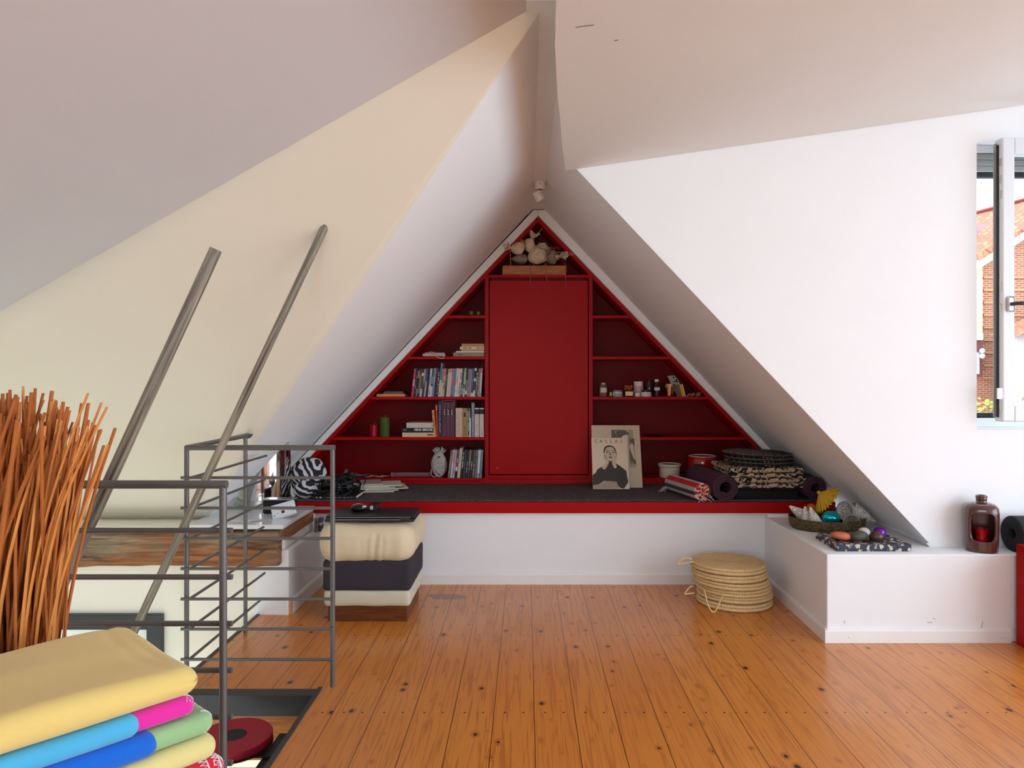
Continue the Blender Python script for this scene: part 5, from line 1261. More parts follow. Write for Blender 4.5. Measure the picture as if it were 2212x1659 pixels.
# stack: black box, four patterned pads, three dotted discs
bx = thing('black_storage_box', 'flat black box under the patterned seat pads', 'box', (1.43, 4.36, ZF))
b = MB(); b.box((1.235, 4.2, ZF), (1.60, 4.56, ZF + .05), .006, 3); b.build('body', M('black_cloth', (16, 17, 22), .9, var=.2, scale=60), bx)
b = MB(); b.box((1.232, 4.197, ZF + .0505), (1.603, 4.563, ZF + .064), .005, 3); b.build('lid', M('black_cloth', (16, 17, 22)), bx)
PADP = pattern('black_cream_print', (24, 20, 20), (202, 180, 150), 'bands', 14, .58, .05, .9, dist=2.2, bump=.2)
for i, w in enumerate(('lowest', 'second from the bottom', 'third from the bottom', 'topmost')):
    z = ZF + .0655 + .0298 * i; dx = (.0, .006, -.012, -.02)[i]
    t = thing('seat_pad', f'black and cream patterned seat pad, {w} of the four patterned ones', 'seat pad', (1.425 + dx, 4.375, z), 'patterned seat pads')
    b = MB(); b.rbox((.44, .40, .0285), .0142, (44, 40, 6), lambda p: Vector((p.x, p.y, p.z * (1 + .2 * noise.noise(Vector((p.x * 9 + i * 3, p.y * 9, 0)))) - (.004 if abs(p.z) > .01 and abs(math.sin(p.x * 36)) < .12 else 0))), Matrix.Translation((1.425 + dx, 4.375, z + .0155)) @ Matrix.Rotation(.05 * (i % 2) - .03, 4, 'Z'))
    b.build('cushion', PADP, t, smooth=180)
    b = MB(); 
    pts = []
    for q in range(48):
        a = 2 * PI * q / 48; cx, sy_ = math.cos(a), math.sin(a); e = 6; rr = (abs(cx) ** e + abs(sy_) ** e) ** (-1 / e); pts.append((1.425 + dx + .2205 * cx * rr, 4.375 + .2005 * sy_ * rr, z + .0155))
    b.tube(pts, .0028, 6, closed=True); b.build('piping', M('cream_piping', (190, 168, 138), .8), t, smooth=60)
DOTS = pattern('white_dotted_black', (20, 19, 22), (190, 186, 180), 'dots', 40, .74, .03, .9); PIPG = M('grey_piping', (92, 84, 78), .85)
for i, w in enumerate(('lowest', 'middle', 'top')):
    z = ZF + .188 + .0235 * i; cx, cy = 1.435 - .006 * i, 4.40 + .004 * i
    t = thing('round_seat_pad', f'round black dotted seat pad with grey piping, {w} of the three', 'seat pad', (cx, cy, z), 'round dotted seat pads')
    m = Matrix.Rotation(math.radians(1.6 if i == 2 else .4), 4, 'Y')
    b = MB(); b.lathe([(0, .002), (.10, .001), (.192, .001), (.2, .006), (.202, .0115), (.2, .017), (.192, .0225), (.1, .024), (0, .0235)], (cx, cy, z), 64, m); b.build('pad', DOTS, t, smooth=60)
    b = MB(); b.tube([Vector((cx, cy, z)) + m @ Vector((.2025 * math.cos(a), .2025 * math.sin(a), .0185)) for a in [q * PI / 32 for q in range(64)]], .0042, 7, closed=True); b.build('piping', PIPG, t, smooth=60)
    if i < 2: b = MB(); b.tube([(cx - .19, cy - .07, z + .01), (cx - .215, cy - .09, z + .012), (cx - .225, cy - .08, z + .006), (cx - .205, cy - .08, z - .003)], .0035, 6); b.build('tie_loop', M('brown_tie', (110, 70, 40), .8), t, smooth=60)

# ================================================================== on the plinth
ZP2 = BZ + .0008
# boat-shaped metal dish
BR = NT('aged_brass'); _v = BR.coord(); _s = BR.noise(_v, 90, 3, .7); BR.base(BR.ramp(_s, [(.35, lin((60, 50, 34))), (.7, lin((128, 108, 74)))])); BR.set(Metallic=.55, Roughness=.5); BR.bump(_s, .5, .003); BR = BR.m
dc = Vector((1.625, 3.845, ZP2))
def dish_pt(a, s, z):
    # rounded on the left, drawn out to a cut prow on the right
    x, y = math.cos(a), math.sin(a)
    X = x * (.205 if x < 0 else .2); Y = y * .165 * (1 - .25 * max(0, x) ** 2)
    return Vector((X * s, Y * s, z))
t = thing('metal_dish', 'boat shaped patinated metal dish on the white plinth', 'dish', dc)
b = MB(); n = 56; prof = [(.0, .0), (.90, 0), (.955, .012), (.985, .03), (1., .062), (.985, .062), (.965, .03), (.93, .014), (0, .008)]
rings = []
for s, z in prof:
    rings.append([b.bm.verts.new(dc + dish_pt(2 * PI * k / n, max(s, .001), z)) for k in range(n)])
for A, B in zip(rings, rings[1:]):
    for k in range(n): b.bm.faces.new([A[k], A[(k + 1) % n], B[(k + 1) % n], B[k]])
b.build('bowl', BR, t, smooth=50)
FROST = M('frosted_glass', (206, 202, 190), .45, trans=.35, ior=1.25, var=.05)
FPAT = pattern('frosted_with_white_swirls', (196, 192, 180), (246, 244, 238), 'bands', 26, .66, .06, .55, dist=2.5)
def cone(px, py, Y, L, r, dirv, lb, z=None):
    c = at(px, py, Y); d = Vector(dirv).normalized(); q = d.to_track_quat('Z', 'Y').to_matrix().to_4x4()
    lo = c
    t = thing('glass_cone', lb, 'ornament', (c.x, c.y, ZP2 + .012), 'frosted cone ornaments in the dish')
    b = MB(); b.lathe([(.0, L * .5), (r * .12, L * .47), (r * .4, L * .22), (r * .68, -.05 * L), (r * .9, -.3 * L), (r, -.44 * L), (r * .96, -.5 * L)], c, 32, q); b.lathe([(r * .9, -.49 * L), (r * .78, -.28 * L), (r * .3, .2 * L)], c, 32, q); b.build('shade', FPAT, t, smooth=60)
    b = MB(); b.lathe([(r * .955, -.5 * L), (r * 1.0, -.503 * L), (r * .9, -.505 * L), (r * .9, -.49 * L)], c, 32, q); b.build('rim', FROST, t, smooth=60)
cone(1724, 1106, 3.87, .125, .042, (-.8, -.1, .55), 'frosted cone with white stars pointing left, leftmost in the dish')
cone(1741, 1113, 3.82, .10, .034, (-.1, .05, 1), 'smaller frosted cone standing second from the left in the dish')
cone(1757, 1116, 3.78, .11, .040, (-.28, .1, .9), 'frosted swirl cone in front, left of the teal egg')
cone(1840, 1104, 3.84, .12, .052, (.75, .45, -.1), 'frosted cone with swirls opening left above the clear one')
cone(1838, 1122, 3.79, .11, .042, (.35, .9, .1), 'frosted cone showing its open end, right of the teal egg')
cone(1866, 1114, 3.82, .14, .046, (1, -.2, -.5), 'frosted cone lying over the right end of the dish')
p = at(1752, 1098, 3.90)
tag(MB().ball(p, (.026, .026, .026), 28, 18).build('glass_ball', M('orange_glass', (226, 130, 20), .35, trans=.35, ior=1.3, var=.1), loc=(p.x, p.y, p.z - .026), smooth=180), 'orange glowing looking glass ball behind the cones', 'ball')
p = at(1795, 1118, 3.765); p.z = max(p.z, ZP2 + .045)
tag(MB().ball(p, (.048, .038, .036), 32, 20).build('glass_egg', M('teal_foil', (20, 186, 204), .08, metal=.75, var=.25, scale=16), loc=(p.x, p.y, ZP2 + .012), smooth=180), 'shiny teal metallic egg at the front of the dish', 'egg')
t = thing('paper_parasol', 'yellow folded paper parasol on a brown stick in the dish', 'parasol', at(1815, 1110, 3.86))
tip = at(1769, 1064, 3.82); hub = at(1796, 1086, 3.84); foot = at(1819, 1109, 3.87)
ax = (tip - foot).normalized(); q1 = ax.orthogonal().normalized(); q2 = ax.cross(q1)
b = MB(); n = 48; cen = tip - ax * .004; rim = []; 
side = Vector((ax.z, 0, -ax.x)).normalized(); dep = ax.cross(side)
RL = .118
ctr = [b.bm.verts.new(cen + (side * math.cos(2 * PI * k / n) + dep * math.sin(2 * PI * k / n)) * .006) for k in range(n)]
out = [b.bm.verts.new(cen - ax * (.062 + .006 * (k % 2)) + (side * math.cos(2 * PI * k / n) * .088 + dep * math.sin(2 * PI * k / n) * .05) * (1.04 if k % 2 else .86)) for k in range(n)]
for k in range(n): b.bm.faces.new([ctr[k], out[k], out[(k + 1) % n], ctr[(k + 1) % n]])
YP = M('yellow_parasol_paper', (206, 160, 22), .6, var=.15, scale=60)
o = b.build('canopy', YP, t); md = o.modifiers.new('thickness', 'SOLIDIFY'); md.thickness = .0008
b = MB(); b.ball(tip, (.0105, .0105, .011), 14, 10, lambda p: Vector(p) * (1 + .15 * noise.noise(Vector(p) * 5))); b.build('knob', YP, t, smooth=180)
b = MB(); b.tube([tip, foot + (foot - tip) * .3], .003, 8); b.build('stick', M('brown_stick', (120, 78, 56), .6), t, smooth=60)
b = MB()
for k in range(0, n, 4): b.tube([out_co for out_co in (cen - ax * .004, cen - ax * .069 + (side * math.cos(2 * PI * k / n) * .092 + dep * math.sin(2 * PI * k / n) * .052))], .0009, 4)
b.build('rib', M('rib_dark', (90, 66, 30), .6), t)
c = at(1812, 1098, 3.95); c.z = ZP2 + .05
b = MB(); rr = random.Random(8)
for k in range(10):
    R = .03 + .012 * rr.random(); b.tube([(c.x + R * 1.3 * math.cos(a) + .004 * k, c.y + R * math.sin(a) * .7, c.z + .02 * math.sin(a * 1 + k) + .012 * math.sin(3 * a)) for a in [i * PI / 10 for i in range(20)]], .0045, 6, closed=True)
tag(b.build('twig_wreath', M('brown_twig', (88, 58, 42), .8, var=.3, scale=90), loc=(c.x, c.y, ZP2 + .015), smooth=60), 'small brown twig wreath at the back of the dish', 'wreath')
c = at(1790, 1104, 3.93); c.z = ZP2 + .04
tag(MB().ball(c, (.035, .03, .035), 20, 14, lambda p: Vector(p) * (1 + .2 * noise.noise(Vector(p) * 4))).build('pine_cone_ball', M('brown_cone', (96, 80, 60), .85, var=.5, scale=80, bump=.8, bscale=120), loc=(c.x, c.y, ZP2 + .012), smooth=180), 'rough brown ball behind the teal egg', 'ball')
# patterned box with stones
NB = pattern('navy_floral_paper', (44, 48, 66), (206, 190, 172), 'cells', 42, .66, .03, .6)
t = thing('patterned_box', 'flat navy box with cream flower print on the plinth corner', 'box', (1.62, 3.45, ZP2))
b = MB(); b.prism([(1.446, 3.318, ZP2), (1.792, 3.318, ZP2), (1.79, 3.59, ZP2), (1.457, 3.59, ZP2)], (0, 0, .008)); b.prism([(1.446, 3.318, ZP2 + .0085), (1.792, 3.318, ZP2 + .0085), (1.79, 3.59, ZP2 + .0085), (1.457, 3.59, ZP2 + .0085)], (0, 0, .0225)); o = b.build('lid', NB, t)
zb = ZP2 + .0315
t = thing('small_tray', 'thin bronze saucer under the stones on the patterned box', 'saucer', (1.6, 3.43, zb))
b = MB(); b.lathe([(0, 0), (.05, 0), (.088, .004), (.092, .0065), (.088, .0062), (.05, .0025), (0, .0025)], (1.568, 3.425, zb), 40, Matrix.Diagonal((1.05, .62, 1, 1))); b.build('plate', M('bronze_plate', (120, 78, 50), .35, .6), t, smooth=50)
def stone(px, py, Y, r, mat, lb, name='stone', rot=0., zmin=None, cat='stone'):
    p = at(px, py, Y); p.z = max(p.z, zb + r[2] * .92)
    b = MB(); b.ball((0, 0, 0), r, 28, 18, lambda q: Vector(q) * (1 + .05 * noise.noise(Vector(q) * 1.3 + Vector((px, 0, 0)))), Matrix.Translation(p) @ Matrix.Rotation(rot, 4, 'Y'))
    return tag(b.build(name, mat, loc=(p.x, p.y, zb), smooth=180), lb, cat, 'stones and balls on the patterned box')
stone(1817, 1159, 3.42, (.050, .034, .0195), M('terracotta_stone', (206, 112, 78), .85, var=.12, scale=90, bump=.3, bscale=300), 'flat terracotta coloured stone on the saucer', rot=.08)
stone(1855, 1164, 3.40, (.042, .03, .024), M('grey_stone', (84, 80, 76), .6, var=.15, scale=60), 'dark grey pebble in the middle of the saucer', rot=-.12)
stone(1866, 1152, 3.455, (.030, .026, .027), M('pearl_white', (206, 198, 186), .2, var=.08, coat=.5), 'pearly white ball behind the grey pebble', cat='ball', name='ornament_ball')
stone(1882, 1159, 3.41, (.012, .012, .014), M('smoky_quartz', (140, 116, 116), .2, var=.1, coat=.4), 'small smoky bead between the pebble and the brown stone')
stone(1900, 1155, 3.45, (.031, .028, .029), M('violet_foil', (120, 30, 170), .15, metal=.6, var=.3, scale=22), 'shiny violet ball behind the brown stone', cat='ball', name='ornament_ball')
stone(1894, 1164, 3.375, (.034, .028, .0265), M('brown_marbled_stone', (70, 46, 38), .25, var=.45, scale=40), 'round dark brown marbled stone at the right of the group', rot=.15)
# ceramic bottle lantern
ly = 3.335; lc = at(2120, 1196, ly); lx = lc.x
lt = thing('bottle_lantern', 'brown glazed bottle shaped lantern with a cut-out front on the plinth', 'lantern', (lx, ly, ZP2))
BRG = M('brown_glaze', (84, 44, 40), .2, var=.15, scale=30, coat=.7)
b = MB(); nseg = 48
prof = [(.064, 0), (.066, .004), (.0685, .05), (.070, .12), (.0715, .185), (.069, .203), (.058, .217), (.04, .224), (.024, .2265), (.022, .231), (.021, .245), (.0245, .247), (.0245, .257), (.021, .259), (.016, .2585), (.016, .235)]
def oval(r, a):
    e = 2.6; c, s = math.cos(a), math.sin(a); k = (abs(c) ** e + abs(s) ** e) ** (-1 / e) if r > .03 else 1
    return r * c * k, r * s * k * (.98 if r < .03 else .95)
fine = []
for (r0, z0), (r1, z1) in zip(prof, prof[1:]):
    m_ = max(1, int(abs(z1 - z0) / .006))
    for k in range(m_): fine.append((r0 + (r1 - r0) * k / m_, z0 + (z1 - z0) * k / m_))
fine.append(prof[-1])
nseg = 96
G = [[None] * nseg for _ in fine]
for i, (r, z) in enumerate(fine):
    for k in range(nseg):
        x, y = oval(r, 2 * PI * k / nseg); G[i][k] = b.bm.verts.new((lx + x, ly + y, ZP2 + z))
def inside(x, z):   # the arched opening
    w, z0, z1 = .0485, .052, .182
    u = abs(x) / w; vv = (z - (z0 + z1) / 2) / ((z1 - z0) / 2)
    return u ** 4.5 + abs(vv) ** 4.5 < 1
for i in range(len(fine) - 1):
    for k in range(nseg):
        vs4 = [G[i][k], G[i][(k + 1) % nseg], G[i + 1][(k + 1) % nseg], G[i + 1][k]]
        cx = sum(v_.co.x for v_ in vs4) / 4 - lx; cy_ = sum(v_.co.y for v_ in vs4) / 4 - ly; cz = sum(v_.co.z for v_ in vs4) / 4 - ZP2
        if cy_ < 0 and inside(cx, cz): continue
        b.bm.faces.new(vs4)
# pull the rim of the opening onto a clean outline
for v_ in b.bm.verts:
    if v_.is_boundary and v_.co.y < ly and .03 < v_.co.z - ZP2 < .2:
        w, z0, z1 = .0485, .052, .182; x = v_.co.x - lx; z = v_.co.z - ZP2; u = x / w; vv = (z - (z0 + z1) / 2) / ((z1 - z0) / 2)
        s = (abs(u) ** 4.5 + abs(vv) ** 4.5) ** (-1 / 4.5); v_.co.x = lx + x * s; v_.co.z = ZP2 + (z0 + z1) / 2 + vv * s * (z1 - z0) / 2
o = b.build('body', BRG, lt, smooth=50); md = o.modifiers.new('thickness', 'SOLIDIFY'); md.thickness = .007; md.offset = -1
b = MB(); pts = []
for k in range(56):
    a = 2 * PI * k / 56; c, s = math.cos(a), math.sin(a); q = (abs(c) ** 4.5 + abs(s) ** 4.5) ** (-1 / 4.5); x = .0515 * c * q; z = .117 + .068 * s * q
    aa = x / .07; yy2 = -.0665 * (1 - abs(aa) ** 2.6) ** (1 / 2.6)
    pts.append((lx + x, ly + yy2, ZP2 + z))
b.tube(pts, .0032, 8, closed=True); b.build('opening_rim', BRG, lt, smooth=60)
RGL = M('ruby_glass', (226, 10, 40), .08, trans=.6, ior=1.4, var=.1)
b = MB(); b.lathe([(0, .012), (.026, .012), (.028, .02), (.026, .05), (.024, .075), (.029, .1), (.031, .104), (.029, .104), (.022, .078), (.024, .03), (0, .025)], (lx - .004, ly - .005, ZP2), 36); tl = tag(b.build('tealight_glass', RGL, loc=(lx - .004, ly - .005, ZP2 + .012), smooth=60), 'red glass tealight holder inside the brown bottle lantern', 'candle holder')
lt.rotation_euler.z = math.radians(-26)
# foam roller
FRO = M('black_foam', (40, 42, 46), .85, var=.3, scale=160, bump=.35, bscale=260); ry, rz = 3.322, ZP2 + .082
t = thing('foam_roller', 'black foam massage roller lying against the window wall', 'roller', (2.45, ry, ZP2))
b = MB(); x0 = 2.262; m = Matrix.Translation((x0, ry, rz)) @ Matrix.Rotation(PI / 2, 4, 'Y')
b.lathe([(.026, .0), (.078, .0), (.0815, .004), (.0815, .45), (.026, .45), (.026, 0)], (0, 0, 0), 56, m); b.build('body', FRO, t, smooth=40)
b = MB(); b.lathe([(0, .10), (.0255, .10), (.0255, .105), (0, .105)], (0, 0, 0), 24, m); b.build('core', BLACKR, t)
b = MB()
for a in (.6, 2.75, 4.9): b.lathe([(0, -.0006), (.010, -.0006), (.010, .002), (0, .002)], (0, 0, 0), 18, Matrix.Translation((x0, ry + .055 * math.cos(a), rz + .055 * math.sin(a))) @ Matrix.Rotation(PI / 2, 4, 'Y'))
b.build('dimple', BLACKR, t, smooth=40)
# red low cabinet at the right picture edge
t = thing('low_cabinet', 'red lacquered low cabinet beside the white plinth at the right edge', 'cabinet', (2.55, 3.0, 0))
b = MB(); b.box((2.222, 2.96, .0), (2.95, 3.235, .455), .003, 2); b.build('body', RED, t)
b = MB(); b.box((2.236, 2.944, .03), (2.58, 2.9595, .44), .002, 2); b.build('door', RED, t)
b = MB(); b.box((2.592, 2.944, .03), (2.94, 2.9595, .44), .002, 2); b.build('door', RED, t)

# ================================================================== foreground: reeds, folded blankets on a grey bench
REED = M('orange_reed', (218, 142, 70), .55, var=.28, scale=14, bump=.2, bscale=120, stretch=(6, 6, .5)); REED2 = M('brown_reed', (184, 106, 46), .6, var=.25, scale=14, bump=.2, bscale=120, stretch=(6, 6, .5))
rb = thing('reed_bundle', 'tall bundle of orange-brown dried reeds at the left edge', 'reeds', (-1.065, 1.36, 0))
r = random.Random(21)
def reed_pts(base, top, bow):
    n = 12; out = []
    side = Vector((r.gauss(0, 1), r.gauss(0, 1), 0)) * .012
    for i in range(n + 1):
        s = i / n; k = s ** bow; out.append(Vector((base.x + (top.x - base.x) * k, base.y + (top.y - base.y) * k, base.z + (top.z - base.z) * s)) + side * math.sin(s * PI * 1.5) )
    return out
big = MB(); cnt = 0
for k in range(360):
    a = r.uniform(0, 2 * PI); q = math.sqrt(r.random())
    if k < 130: a = r.uniform(-PI * .98, .65); q = .35 + .65 * math.sqrt(r.random())   # the ones facing the room
    bx, by = -1.055 + .128 * q * math.cos(a), 1.36 + .12 * q * math.sin(a)
    spread = .168 * q * r.uniform(.7, 1.2); a2 = a + r.gauss(0, .5)
    top = Vector((-1.05 + spread * math.cos(a2) * 1.22, 1.36 + spread * math.sin(a2), 1.165 + r.uniform(-.07, .035) - .05 * q * max(0, math.cos(a2))))
    pts = reed_pts(Vector((bx, by, .02)), top, r.uniform(2.0, 3.6)); rad = r.uniform(.0032, .0052)
    if k < 96:
        b = MB(); b.tube(pts, [rad] * 9 + [rad * .92, rad * .85, rad * .8, rad * .72], 6, sq=.55); b.build('reed', REED if r.random() < .72 else REED2, rb, smooth=60)
    else: big.tube(pts, rad, 5, sq=.6)
o = big.build('reed', REED2, rb, smooth=60); o['kind'] = 'stuff'
for pts in ([(-.945, 1.33, .3), (-.915, 1.32, .72), (-.862, 1.30, .95), (-.80, 1.29, 1.08), (-.766, 1.285, 1.158)], [(-.94, 1.335, .3), (-.91, 1.32, .7), (-.855, 1.30, .94), (-.795, 1.29, 1.075), (-.756, 1.285, 1.150)],
            [(-.93, 1.34, .3), (-.905, 1.33, .62), (-.868, 1.32, .80), (-.80, 1.30, .98), (-.757, 1.29, 1.082)], [(-.95, 1.33, .3), (-.925, 1.31, .7), (-.88, 1.30, .93), (-.825, 1.29, 1.09), (-.79, 1.285, 1.175)]):
    P = [Vector(p) for p in pts]; sm = []
    for i in range(len(P) - 1):
        p0, p1, p2, p3 = P[max(i - 1, 0)], P[i], P[i + 1], P[min(i + 2, len(P) - 1)]
        for q in range(5): tt = q / 5; sm.append(.5 * ((2 * p1) + (-p0 + p2) * tt + (2 * p0 - 5 * p1 + 4 * p2 - p3) * tt * tt + (-p0 + 3 * p1 - 3 * p2 + p3) * tt ** 3))
    sm.append(P[-1]); b = MB(); b.tube(sm, [.0046 - .0018 * i / (len(sm) - 1) for i in range(len(sm))], 6, sq=.6); b.build('reed', REED, rb, smooth=60)

# blankets: local axes u towards the right end, v away from the camera
BO = Vector((-.63, 1.22, 0)); BU = Vector((.66, .75, 0)).normalized(); BV = Vector((-BU.y, BU.x, 0))
BM_ = Matrix(((BU.x, BV.x, 0, BO.x), (BU.y, BV.y, 0, BO.y), (0, 0, 1, 0), (0, 0, 0, 1)))
def fleece(name, rgb): return M(name, rgb, .95, var=.05, scale=6, bump=.12, bscale=500, bdist=.002, sheen=.25)
def blanket_block(u0, u1, v0, v1, z0, z1, par, name, mat, seed, amp=.006, crease=None, taper=0.):
    L, Wd, H = u1 - u0, v1 - v0, z1 - z0
    def fn(p):
        q = p.copy(); n = noise.noise(Vector((p.x * 5 + seed, p.y * 5, seed))); n2 = noise.noise(Vector((p.x * 14 + seed, p.y * 14, seed * 2)))
        if p.z > 0: q.z += amp * n + amp * .3 * n2
        ex = (p.x + L / 2) / L
        if taper: q.z -= taper * max(0, (ex - .72) / .28) ** 2 * (1 if p.z > 0 else .2)
        if crease:
            for cu, cw, cd in crease:
                if p.z > -.2 * H: q.z -= cd * math.exp(-((p.x - cu - .25 * (p.y) ** 2 / Wd) / cw) ** 2)
        q.y += .003 * noise.noise(Vector((p.x * 8, p.z * 30, seed)))
        return q
    b = MB(); b.rbox((L, Wd, H), H / 2 * .98, (72, 44, 10), fn, BM_ @ Matrix.Translation(((u0 + u1) / 2, (v0 + v1) / 2, (z0 + z1) / 2)))
    return b.build(name, mat, par, smooth=180)
def bl(lb, z): return thing('folded_blanket', lb, 'blanket', (BM_ @ Vector((-.25, 0, 0))).to_tuple()[:2] + (z,), 'folded fleece blankets')
t = bl('yellow fleece blanket on top of the folded stack', .706)
blanket_block(-.62, .006, -.158, .146, .7055, .757, t, 'fold', fleece('yellow_fleece', (230, 202, 120)), 3.1, .007, [(.255, .010, .002), (.280, .009, .002)], .005)
t = bl('sky-blue and magenta fleece blanket, second from the top', .671)
blanket_block(-.62, -.083, -.156, .14, .6715, .7045, t, 'outer_fold', fleece('skyblue_fleece', (76, 176, 220)), 1.3, .002)
mg_ = blanket_block(-.3, .0, -.150, .138, .6735, .7035, t, 'inner_fold', fleece('magenta_fleece', (224, 40, 160)), 2.2, .001)
t2 = bl('royal blue and pale green fleece blanket, third from the top', .635)
blanket_block(-.62, -.058, -.160, .14, .6335, .6715, t2, 'outer_fold', fleece('royal_fleece', (4, 100, 206)), 4.3, .002)
gr_ = blanket_block(-.3, .028, -.155, .138, .636, .6705, t2, 'inner_fold', fleece('green_fleece', (150, 190, 134)), 5.2, .001)
t3 = bl('pale lemon fleece blanket, fourth from the top', .6)
blanket_block(-.62, .03, -.164, .14, .5985, .6355, t3, 'fold', fleece('lemon_fleece', (222, 208, 138)), 6.1, .002)
t4 = bl('red fleece blanket with white stitched edge at the bottom of the stack', .56)
blanket_block(-.62, .042, -.168, .14, .5555, .5985, t4, 'fold', fleece('red_fleece', (224, 20, 56)), 7.1, .002)
# stitched hems on the folded ends
THREAD = M('white_thread', (238, 226, 230), .8)
def zigzag(par, u_end, v_near, zc_, H, v_far, n, amp, r=.0011):
    b = MB(); pts = []; R = H / 2
    def surf(v, dep):     # point on the rounded near-right edge, dep = distance back from the very end
        return BM_ @ Vector((u_end - R + R * math.cos(dep) * 1.02, v, zc_ + R * math.sin(dep) * 1.02))
    for i in range(n + 1):
        v = v_near + R + (v_far - v_near - R) * i / n; pts.append(surf(v, (.95 if i % 2 else .95 - amp)))
    b.tube(pts, r, 5)
    pts2 = []
    # round the vertical near corner and along the near side of the rolled end
    m = 12
    for i in range(m + 1):
        a = -PI / 2 + PI * i / m; k = 1.0 if i % 2 else .62
        uu, zz = u_end - R + R * k * math.cos(a) * 1.03, zc_ + R * k * math.sin(a) * 1.03
        yy = v_near + R - R * math.sqrt(max(0, 1 - min(1, k * k))) * 1.04
        pts2.append(BM_ @ Vector((uu, yy - .0008, zz)))
    b.tube(pts2, r, 5)
    pts3 = [BM_ @ Vector((u_end - R + R * 1.03 * math.cos(a), v_near + R, zc_ + R * 1.03 * math.sin(a))) for a in [-PI / 2 + PI * i / 16 for i in range(17)]]
    b.tube(pts3, r, 5)
    for back, wdt in ((.030, .011), (.012, .009)):      # zigzag bands round the near side of the fold
        if H < .04: break
        P4 = []; P5 = []
        for i in range(19):
            ph = -1.45 + 2.9 * i / 18; yy = v_near + R - R * math.cos(ph) * 1.03; zz = zc_ + R * math.sin(ph) * 1.03
            P4.append(BM_ @ Vector((u_end - back - (wdt if i % 2 else 0), yy, zz))); P5.append(BM_ @ Vector((u_end - back, yy, zz)))
        b.tube(P4, r, 5); b.tube(P5, r, 5)
    b.build('stitching', THREAD, par, smooth=60)
zigzag(t4, .042, -.168, .577, .043, .1, 26, .8, .0012)
zigzag(t2, .028, -.155, .6532, .0345, .1, 26, .5, .0008)
zigzag(t, .0, -.150, .6885, .030, .1, 26, .5, .0008)
# grey bench they lie on
t = thing('grey_bench', 'grey upholstered bench end under the folded blankets', 'bench', (BM_ @ Vector((-.25, 0, 0))).to_tuple()[:2] + (0,))
GF = M('grey_tweed', (186, 186, 190), .95, var=.25, scale=260, bump=.5, bscale=420)
b = MB(); b.rbox((.78, .42, .16), .03, (30, 20, 8), None, BM_ @ Matrix.Translation((-.335, -.04, .475))); b.build('seat', GF, t, smooth=180)
b = MB(); b.rbox((.74, .38, .395), .01, (6, 6, 6), None, BM_ @ Matrix.Translation((-.335, -.04, .1975))); b.build('base', GF, t, smooth=60)
# ================================================================== outside the window
BRK = NT('orange_brick'); tex = BRK.n('ShaderNodeTexBrick', Scale=2.2)
tex.inputs['Color1'].default_value = (*lin((150, 92, 68)), 1); tex.inputs['Color2'].default_value = (*lin((132, 74, 54)), 1); tex.inputs['Mortar'].default_value = (*lin((176, 136, 106)), 1)
tex.inputs['Brick Width'].default_value = .24; tex.inputs['Row Height'].default_value = .08; tex.inputs['Mortar Size'].default_value = .012
BRK.l(BRK.coord((1, 1, 1), rot=(PI / 2, 0, 0)), tex.inputs['Vector']); BRK.base(tex.outputs['Color']); BRK.set(Roughness=.9); BRK = BRK.m
TIL = NT('orange_roof_tiles'); tex = TIL.n('ShaderNodeTexBrick', Scale=2.6)
tex.inputs['Color1'].default_value = (*lin((156, 104, 72)), 1); tex.inputs['Color2'].default_value = (*lin((138, 82, 56)), 1); tex.inputs['Mortar'].default_value = (*lin((112, 62, 44)), 1)
tex.inputs['Brick Width'].default_value = .26; tex.inputs['Row Height'].default_value = .2; tex.inputs['Mortar Size'].default_value = .014
TIL.l(TIL.coord((1, 1, 1), rot=(.5, 0, 0)), tex.inputs['Vector']); TIL.base(tex.outputs['Color']); TIL.set(Roughness=.85); TIL = TIL.m
YE = 12.
def E(px, py, Y=YE): return at(px, py, Y)
hs = thing('brick_house', 'orange brick house with a tiled roof outside the window', 'house', (9.0, 13., -4.))
ev0, ev1 = E(2095, 578), E(2260, 470)      # the eave climbs to the right
b = MB(); b.prism([(ev0.x, YE, -6), (ev0.x, YE, ev0.z), (ev1.x, YE, ev1.z), (13.5, YE, ev1.z + 1.2), (13.5, YE, -6)], (0, .3, 0)); b.build('wall', BRK, hs)
rg0, rg1 = E(2095, 476, 14.), E(2300, 400, 14.)
b = MB(); b.prism([(ev0.x - .6, YE - .1, ev0.z - .3), (rg0.x - 1.2, 14., rg0.z - .35), (rg1.x + 2, 14., rg1.z + .3), (ev1.x + 2, YE - .1, ev1.z + 1.)], (0, .05, .14)); b.build('roof', TIL, hs)
b = MB(); b.tube([(rg0.x - 1.2, 14., rg0.z - .2), (rg1.x + 2, 14., rg1.z + .48)], .03, 8); b.build('ridge_tiles', M('red_ridge', (136, 58, 44), .8), hs, smooth=60)
b = MB(); d = (ev1 - ev0).normalized(); b.prism([ev0 - d * .6 + Vector((0, -.25, -.06)), ev1 + d * 2 + Vector((0, -.25, -.06)), ev1 + d * 2 + Vector((0, -.25, .03)), ev0 - d * .6 + Vector((0, -.25, .03))], (0, .14, 0)); b.build('eave_board', M('white_eave', (172, 168, 164), .6), hs)
b = MB(); q0, q1 = E(2100, 560), E(2122.5, 560, 11.86); b.box((q0.x - 1., YE - .14, E(1, 727).z), (q1.x, YE - .02, ev0.z + .1)); b.build('render_panel', M('cream_render', (172, 162, 128), .85, var=.08), hs)
b = MB(); b.box((q0.x - 1., YE - .2, E(1, 736).z), (E(2124, 1, 11.8).x, YE - .02, E(1, 722).z)); b.build('ledge', M('white_eave', (236, 232, 228)), hs)
